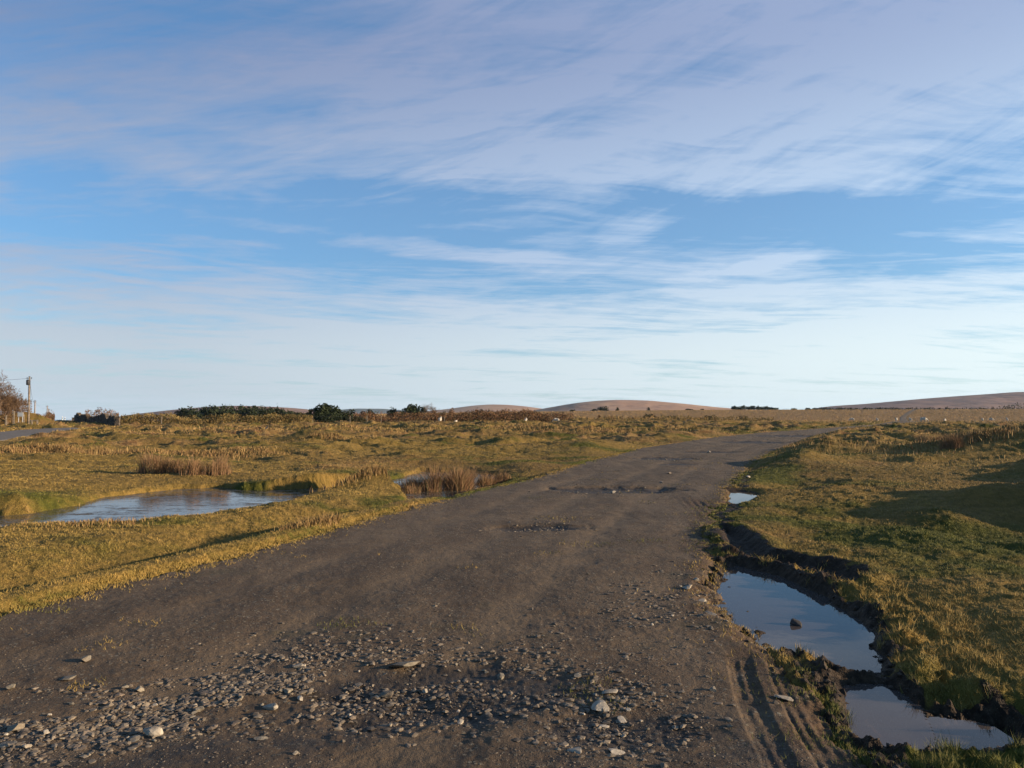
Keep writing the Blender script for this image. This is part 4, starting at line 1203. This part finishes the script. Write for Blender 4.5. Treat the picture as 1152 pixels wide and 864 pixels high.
# ------------------------------------------------------------------ sheep
def skin_mesh(name, joints, edges, mats, sub=2):
    bm = bmesh.new(); vs = [bm.verts.new(j[:3]) for j in joints]
    for a, b in edges: bm.edges.new((vs[a], vs[b]))
    me = bpy.data.meshes.new(name+'_src'); bm.to_mesh(me); bm.free()
    o = bpy.data.objects.new(name+'_src', me); COL.objects.link(o)
    md = o.modifiers.new('s', 'SKIN')
    for i, j in enumerate(joints): me.skin_vertices[0].data[i].radius = j[3:5]
    me.skin_vertices[0].data[0].use_root = True
    md2 = o.modifiers.new('u', 'SUBSURF'); md2.levels = sub
    dg = bpy.context.evaluated_depsgraph_get(); dg.update()
    m2 = bpy.data.meshes.new_from_object(o.evaluated_get(dg))
    bpy.data.objects.remove(o)
    m2.materials.clear()
    for mm in mats: m2.materials.append(mm)
    for p in m2.polygons: p.use_smooth = True
    return m2
def sheep_mesh(graze):
    J = [(-.0,0,.62,.25,.24), (.28,0,.62,.24,.23), (-.32,0,.63,.25,.24), (-.50,0,.62,.14,.14)]
    E = [(0,1),(0,2),(2,3)]
    if graze: J += [(.50,0,.55,.14,.13),(.66,0,.36,.10,.10),(.74,0,.20,.085,.075),(.80,0,.07,.05,.045)]
    else: J += [(.44,0,.74,.14,.13),(.54,0,.90,.10,.10),(.62,0,.95,.085,.08),(.78,0,.88,.05,.045)]
    E += [(1,4),(4,5),(5,6),(6,7)]
    n = len(J)
    for sx, k in ((.28, 1), (-.32, 2)):
        for sy in (-.11, .11):
            b = len(J)
            d = -.04 if sx < 0 else .01
            J += [(sx+d, sy, .36, .075, .075), (sx+(-.06 if sx < 0 else .02), sy, .20, .038, .038), (sx+(0 if sx < 0 else .0), sy, .03, .032, .032)]
            E += [(k, b), (b, b+1), (b+1, b+2)]
    hx, hz = (J[6][0], J[6][2])
    for sy in (-1, 1):
        b = len(J); J += [(hx-.03, sy*.11, hz+.05, .028, .016), (hx-.05, sy*.17, hz+.03, .014, .01)]; E += [(6, b), (b, b+1)]
    me = skin_mesh('sheep', J, E, [M['fleece'], M['face']])
    for p in me.polygons:
        c = p.center
        if c.z < .30 and (abs(c.y) > .03 and c.x < .45) or (c.x > hx-.05 and (c.z < .28 if graze else c.z > .80)): p.material_index = 1
    return me
SG, SS = sheep_mesh(True), sheep_mesh(False)
for px, row, k, rz, sc, lab in [
    (494.8,475.6,SS,R(75),.95,'left sheep of the pair in front of the brown scrub, seen end on'),
    (512.6,476.0,SG,R(70),.85,'right sheep of the pair in front of the brown scrub'),
    (591.2,476.2,SS,R(80),1.05,'bright white sheep at the foot of the deeper red bracken'),
    (626,475.6,SG,R(170),.95,'grazing sheep side on, between the bright white one and the gorse bush'),
    (958.3,476.4,SG,R(160),.75,'small sheep in the field left of where the track bends away'),
    (986.5,477.0,SS,R(80),.75,'second sheep left of the far bend in the track'),
    (1007.8,477.3,SG,R(60),1.1,'plump sheep at the near foot of the far straight of the track'),
    (1024,477.0,SS,R(95),.7,'small sheep just right of the far straight of the track'),
    (1038.3,479.6,SG,R(-6),1.0,'largest sheep, grazing side on with its head to the right'),
    (1062.3,478.2,SG,R(40),.7,'lone small sheep right of the largest one'),
    (1104.9,479.0,SG,R(60),.8,'left sheep of the close pair near the right edge'),
    (1114.4,478.9,SG,R(-15),.8,'right sheep of the close pair near the right edge'),
    (1132.5,479.0,SS,R(70),.65,'sheep nearest the right edge of the picture')]:
    y = {1038.3: 112}.get(px, 104 if px < 520 else (112 if px < 700 else 142)); x = PX(px, y)
    if y == 142: sc = .55+sc*.25
    else: sc *= .9
    o = bpy.data.objects.new('sheep', k); COL.objects.link(o)
    o.location = (x, y, gz(x, y)-.01); o.scale = (sc,)*3; o.rotation_euler = (0, 0, rz)
    tag(o, lab, 'sheep', 'sheep grazing on the moor')
# crow
x, y = P(299.7, 484.6)
cm = skin_mesh('crow', [(0,0,.16,.075,.07),(.10,0,.22,.06,.055),(.16,0,.30,.045,.045),(.26,0,.295,.012,.012),(-.14,0,.12,.05,.035),(-.30,0,.08,.035,.012),(.02,.04,.06,.014,.014),(.03,.04,.0,.012,.012),(.02,-.04,.06,.014,.014),(.03,-.04,.0,.012,.012)],
               [(0,1),(1,2),(2,3),(0,4),(4,5),(0,6),(6,7),(0,8),(8,9)], [M['feather']])
o = bpy.data.objects.new('crow', cm); COL.objects.link(o); o.location = (x, y, gz(x, y)); o.rotation_euler = (0, 0, 1.2)
tag(o, 'small black bird standing alone in the left field', 'bird')

# ------------------------------------------------------------------ haze : the air itself
hm = bpy.data.materials.new('air'); hm.use_nodes = True; hm.node_tree.nodes.clear()
ht = NT(hm.node_tree); ho = ht.node('ShaderNodeOutputMaterial'); pv = ht.node('ShaderNodeVolumePrincipled')
pv.inputs['Color'].default_value = (.55, .76, 1.0, 1); pv.inputs['Density'].default_value = 3.6e-5; pv.inputs['Anisotropy'].default_value = .0
ht.l.new(pv.outputs[0], ho.inputs['Volume'])
hz = MB(); hz.box((0, 0, 25), (17000, 17000, 210)); hz = hz.build('haze', hm)
tag(hz, 'thin pale air over the moor and the sea', 'haze', kind='stuff')

# ------------------------------------------------------------------ sky
w = bpy.data.worlds.new('World'); SC.world = w; w.use_nodes = True
t = NT(w.node_tree); t.n.clear()
out = t.node('ShaderNodeOutputWorld'); bg = t.node('ShaderNodeBackground')
sky = t.node('ShaderNodeTexSky', sky_type='NISHITA'); sky.sun_disc = False
sky.sun_elevation = SUN_EL; sky.sun_rotation = SUN_AZ; sky.altitude = 300; sky.air_density = 1.0; sky.dust_density = .6; sky.ozone_density = 2.2
d = t.node('ShaderNodeTexCoord').outputs['Generated']
x, y, z = t.sep(d)
az = t.m('MULTIPLY', t.m('ARCTAN2', x, y), 180/PI)
el = t.m('MULTIPLY', t.m('ARCSINE', z), 180/PI)
zz = t.m('ADD', t.m('MAXIMUM', z, 0), .10)
cp = t.comb(t.m('DIVIDE', x, zz), t.m('DIVIDE', y, zz), 0)
warp = t.noise(cp, .7, 3, .5)
wv = t.vm('ADD', cp, t.comb(t.m('MULTIPLY', warp, 1.1), t.m('MULTIPLY', warp, .7), 0))
s1 = t.noise(t.mapping(wv, rot=(0, 0, R(-14)), scale=(.30, 1.5, 1)), 2.8, 8, .62, .35)
s2 = t.noise(t.mapping(wv, rot=(0, 0, R(12)), scale=(.45, 2.2, 1)), 8.5, 7, .66, .5)
s3 = t.noise(t.mapping(cp, loc=(4, 2, 0)), .8, 4, .55)
# wobbling elevation and azimuth for the named openings
wob = t.noise(t.comb(t.m('MULTIPLY', az, .05), t.m('MULTIPLY', el, .12), 0), 1.2, 5, .6)
wel = t.m('ADD', el, t.m('MULTIPLY', t.m('SUBTRACT', wob, .5), 11.0))
wob2 = t.noise(t.comb(t.m('MULTIPLY', az, .06), t.m('MULTIPLY', el, .3), 3), 2.2, 5, .65)
wel2 = t.m('ADD', el, t.m('MULTIPLY', t.m('SUBTRACT', wob2, .5), 2.0))
def ell(a0, e0, ra, re, rot=0, e=None, sharp=1.0):
    e = e or wel
    da = t.m('SUBTRACT', az, a0); de = t.m('SUBTRACT', e, e0)
    de = t.m('SUBTRACT', de, t.m('MULTIPLY', da, rot))
    q = t.m('ADD', t.m('POWER', t.m('ABSOLUTE', t.m('DIVIDE', da, ra)), 2), t.m('POWER', t.m('ABSOLUTE', t.m('DIVIDE', de, re)), 2))
    return t.rng(q, sharp, .0)
veil_hi = t.rng(wel, 11.0, 20, 0, .72)
veil_lo = t.rng(wel, 12.5, 5.0, .05, .66)
dens = t.m('ADD', t.m('MAXIMUM', veil_hi, veil_lo), .16)
dens = t.m('ADD', dens, t.m('MULTIPLY', t.m('SUBTRACT', s1, .5), 1.5))
dens = t.m('ADD', dens, t.m('MULTIPLY', t.m('SUBTRACT', s2, .5), .75))
dens = t.m('ADD', dens, t.m('MULTIPLY', t.m('SUBTRACT', s3, .5), .35))
c_, s_ = math.cos(R(17)), math.sin(R(17))
du = t.m('ADD', t.m('MULTIPLY', az, c_), t.m('MULTIPLY', el, s_)); dv = t.m('SUBTRACT', t.m('MULTIPLY', el, c_), t.m('MULTIPLY', az, s_))
s4 = t.noise(t.comb(t.m('MULTIPLY', du, .035), t.m('MULTIPLY', dv, .22), 7), 1.6, 8, .66, .6)
s5 = t.noise(t.comb(t.m('MULTIPLY', az, .03), t.m('MULTIPLY', t.m('ADD', el, t.m('MULTIPLY', az, .06)), .5), 2), 1.8, 7, .68, .5)
lowm = t.rng(el, 16, 9)
dens = t.m('ADD', dens, t.m('MULTIPLY', t.m('MULTIPLY', t.m('SUBTRACT', s4, .5), 1.9), t.m('SUBTRACT', 1.0, t.m('MULTIPLY', lowm, .6))))
dens = t.m('ADD', dens, t.m('MULTIPLY', t.m('SUBTRACT', s5, .46), t.m('MULTIPLY', lowm, 2.4)))
for a0, e0, ra, re, rot, k in [(-11, 14.6, 17, 2.2, -.02, -.34), (-24, 13.2, 14, 1.8, 0, -.15), (20, 13.6, 14, 2.0, -.06, -.36), (27, 10.2, 8, 1.5, 0, -.2), (-26, 27, 20, 9, .2, -.34), (0, 9.8, 18, 1.4, 0, -.12), (-30, 16.2, 12, 2.6, 0, .25), (34, 12.5, 9, 2.5, 0, .15)]:
    dens = t.m('ADD', dens, t.m('MULTIPLY', ell(a0, e0, ra, re, rot, None, 1.6), k))
for a0, e0, ra, re, rot, k in [(-3, 11.5, 22, .75, -.088, .40), (9, 13.2, 3.2, 1.5, .30, .35), (17, 10.1, 7, .5, .10, .38), (12, 8.6, 14, .4, .03, .28), (-8, 5.6, 14, .8, .03, .22), (24, 5.6, 16, .7, .05, .25), (8, 17.2, 22, .9, .10, .15), (1, 3.2, 40, 1.6, 0, .12), (24, 20, 18, .6, .33, .13), (20, 22.5, 18, .6, .38, .10)]:
    dens = t.m('ADD', dens, t.m('MULTIPLY', ell(a0, e0, ra, re, rot, wel2, 1.3), k))
dens = t.m('MULTIPLY', t.m('MINIMUM', t.m('MAXIMUM', t.m('ADD', dens, .05), 0.20), .97), t.m('MULTIPLY', t.rng(el, 58, 32, .15, 1), t.rng(t.m('ABSOLUTE', az), 120, 55, .35, 1)))
K = 6.6
lo_c = tuple(K*v for v in (.68, .78, .84)); hi_c = tuple(K*v for v in (.275, .350, .55))
mid_c = tuple(K*v for v in (.45, .58, .78))
cc = t.mix(t.rng(el, 3, 12), lo_c, mid_c)
cc = t.mix(t.rng(el, 12, 27), cc, hi_c)
# cirrus nearer the sun is brighter and warmer
sd = (math.sin(SUN_AZ)*math.cos(SUN_EL), math.cos(SUN_AZ)*math.cos(SUN_EL), math.sin(SUN_EL))
vn = t.node('ShaderNodeVectorMath', operation='DOT_PRODUCT'); t.put(vn.inputs[0], d); vn.inputs[1].default_value = sd
glow = t.rng(vn.outputs['Value'], -.5, .75, .80, 1.42, False)
cc = t.vm('MULTIPLY', cc, t.comb(glow, glow, t.m('POWER', glow, .8)))
blue = t.vm('MULTIPLY', sky.outputs[0], (.52, .80, 1.02))
blue = t.vm('ADD', blue, (K*.02, K*.075, K*.15))
col = t.mix(dens, blue, cc)
t.put(bg.inputs['Color'], col); bg.inputs['Strength'].default_value = .068
t.l.new(bg.outputs[0], out.inputs['Surface'])

# ------------------------------------------------------------------ sun
sl = bpy.data.lights.new('sun', 'SUN'); sl.energy = 5.0; sl.angle = R(.6); sl.color = (1.0, .79, .54)
so = bpy.data.objects.new('sun', sl); COL.objects.link(so)
from mathutils import Vector
so.rotation_euler = Vector(sd).to_track_quat('Z', 'Y').to_euler(); so.location = (30, -5, 20)

# ------------------------------------------------------------------ camera
cd = bpy.data.cameras.new('camera'); cam = bpy.data.objects.new('camera', cd); COL.objects.link(cam)
cd.sensor_width = 36; cd.lens = F/1152*36; cd.clip_start = .05; cd.clip_end = 20000
cam.location = (0, 0, CH); cam.rotation_euler = (PI/2+PIT, 0, 0)
SC.camera = cam
SC.view_settings.view_transform = 'Standard'; SC.view_settings.look = 'None'
SC.view_settings.exposure = 1.15; SC.view_settings.gamma = 1; SC.view_settings.use_curve_mapping = False
SC.cycles.use_denoising = True; SC.cycles.volume_bounces = 1
SC.cycles.max_bounces = 5; SC.cycles.diffuse_bounces = 3; SC.cycles.glossy_bounces = 3
